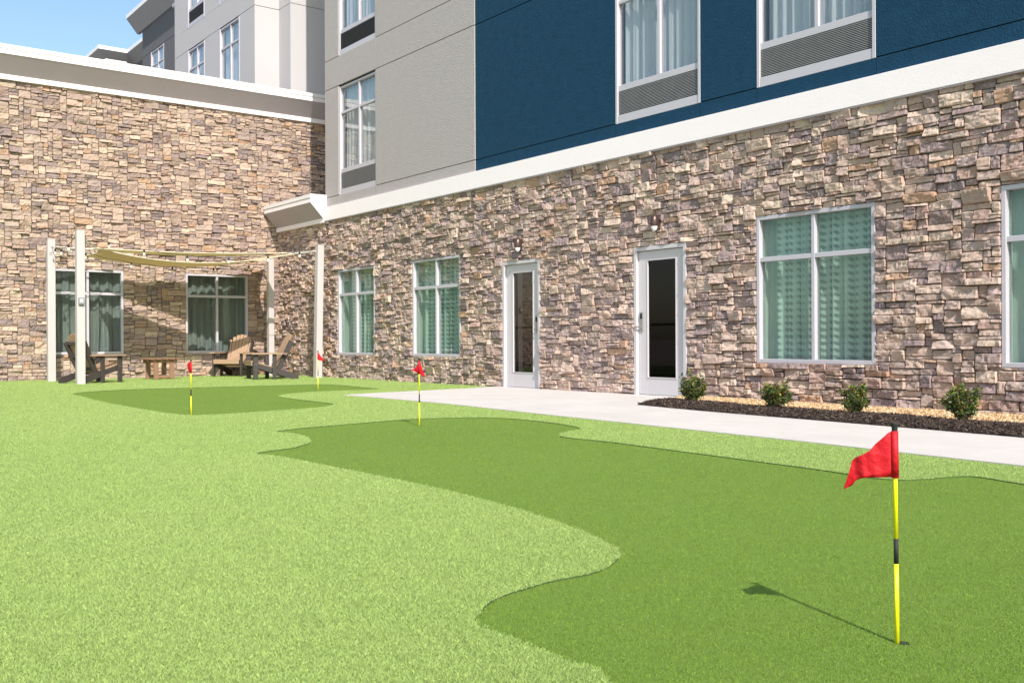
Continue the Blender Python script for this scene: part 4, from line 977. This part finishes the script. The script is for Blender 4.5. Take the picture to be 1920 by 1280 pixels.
# ==================================================================  ADIRONDACK CHAIRS AND TABLE
def chair(loc, rz, label):
    e = empty('adirondack_chair', loc, rz); tag(e, label, 'chair', 'tan and dark adirondack chairs')
    def board(name, m, a, b, w, t, side=None, parent=None, bev=0.004):
        """flat board from a to b, width w across, thickness t; side = direction of the width"""
        a, b = Vector(a), Vector(b); d = (b - a); L = d.length; d.normalize(); s = Vector(side).normalized(); s = (s - d * s.dot(d)).normalized(); n = d.cross(s)
        o = MB().box((0, -w / 2, -t / 2), (L, w / 2, t / 2), lambda X, Y, Z: tuple(a + d * X + s * Y + n * Z), bev).build(name, m, parent or e); return o
    for y in (-0.30, 0.30):
        # side rail: slopes back to the ground, with a flat heel
        MB().prism([(0.34, 0.37), (0.34, 0.27), (-0.52, 0.0), (-0.66, 0.0), (-0.66, 0.07), (-0.62, 0.11)], 'y', y - 0.019, y + 0.019, lambda p, q, t: (p, t, q)).build('rail', MT['darkb'], e)
        yo = 0.34 if y > 0 else -0.34
        lg = board('leg', MT['darkb'], (0.275, yo, 0), (0.275, yo, 0.535), 0.10, 0.036, (1, 0, 0))
        bl = MB()
        for xx in (0.255, 0.295): bl.lathe([(0.0, 0), (0.009, 0), (0.009, 0.0)], (0, 0, 0), 6) if False else bl.box((xx - 0.006, yo + (0.018 if y > 0 else -0.021), 0.315), (xx + 0.006, yo + (0.021 if y > 0 else -0.018), 0.327))
        bl.build('bolts', MT['steel'], lg)
        board('rear_leg', MT['darkb'], (-0.13, yo, 0.0), (-0.13, yo, 0.535), 0.085, 0.036, (1, 0, 0))
        a_ = 1 if y > 0 else -1
        MB().prism([(0.37, -0.075), (0.385, 0.0), (0.37, 0.075), (-0.28, 0.05), (-0.40, 0.02), (-0.40, -0.035), (-0.20, -0.06)], 'z', 0.536, 0.560, lambda p, q, t: (p, a_ * (0.35 + q), t)).build('armrest', MT['tan'], e)
    for i in range(6):   # seat slats
        x = 0.325 - i * 0.085; z = 0.385 - i * 0.0265
        board('seat_slat', MT['tan'], (x, -0.315, z), (x, 0.315, z), 0.078, 0.024, (1, 0, -0.0) if i == 0 else (1, 0, 0.31))
    board('front_apron', MT['tan'], (0.352, -0.315, 0.335), (0.352, 0.315, 0.335), 0.085, 0.022, (0, 0, 1))
    bx, bz, tx, tz = -0.17, 0.20, -0.55, 0.98
    for i in range(7):   # back slats fanned with an arched top
        k = i - 3; L = 1.0 - 0.018 * k * k; y0 = k * 0.066; y1 = k * 0.088
        board('back_slat', MT['tan'], (bx, y0, bz), (bx + (tx - bx) * L, y1, bz + (tz - bz) * L), 0.076 if abs(k) < 3 else 0.066, 0.020, (0, 1, 0))
    for y in (-0.262, 0.262): board('back_frame', MT['darkb'], (bx - 0.035, y * 0.93, bz - 0.05), (bx - 0.035 + (tx - bx) * 0.82, y * 1.08, bz - 0.02 + (tz - bz) * 0.82), 0.045, 0.11, (0, 1, 0))
    for t in (0.12, 0.45, 0.78): board('back_brace', MT['darkb'], (bx + (tx - bx) * t - 0.03, -0.27, bz + (tz - bz) * t - 0.02), (bx + (tx - bx) * t - 0.03, 0.27, bz + (tz - bz) * t - 0.02), 0.06, 0.03, (0, 0.0, 1))
    board('arm_brace', MT['darkb'], (-0.36, -0.40, 0.515), (-0.36, 0.40, 0.515), 0.06, 0.035, (1, 0, 0))
    return e
def copy_tree(o, parent=None):
    c = o.copy(); scene.collection.objects.link(c); c.parent = parent
    for ch in list(o.children): copy_tree(ch, c)
    return c
c1 = chair((2.14, -4.90, 0.016), R(112), 'chair at far left turned to the right, partly behind the post with the outlet box')
c2 = copy_tree(c1); c2.location = (0.62, -1.46, 0.016); c2.rotation_euler.z = R(-46); c2['label'] = 'chair facing the camera under the right window of the stone wing'
c3 = copy_tree(c1); c3.location = (2.82, -1.60, 0.016); c3.rotation_euler.z = R(-100); c3['label'] = 'chair seen from the side with dark back, between the corner post and the leaning post'
# side table
tb = empty('side_table', (1.38, -3.40, 0.016), R(8)); tag(tb, 'low brown slatted side table in front of the stone wing between the two windows', 'table')
for i in range(5):
    y = -0.30 + i * 0.15; MB().box((-0.27, y - 0.07, 0.43), (0.27, y + 0.06, 0.455), None, 0.004).build('table_slat', MT['brown'], tb)
for x in (-0.17, 0.17): MB().box((x - 0.02, -0.30, 0.36), (x + 0.02, 0.30, 0.43), None, 0.003).build('apron', MT['brown'], tb)
for x in (-0.19, 0.19):
    for y in (-0.18, 0.18): MB().box((x - 0.018, y - 0.05, 0.0), (x + 0.018, y + 0.05, 0.36), None, 0.003).build('leg', MT['brown'], tb)
    MB().box((x - 0.019, -0.129, 0.03), (x + 0.019, 0.129, 0.09), None, 0.003).build('stretcher', MT['brown'], tb)
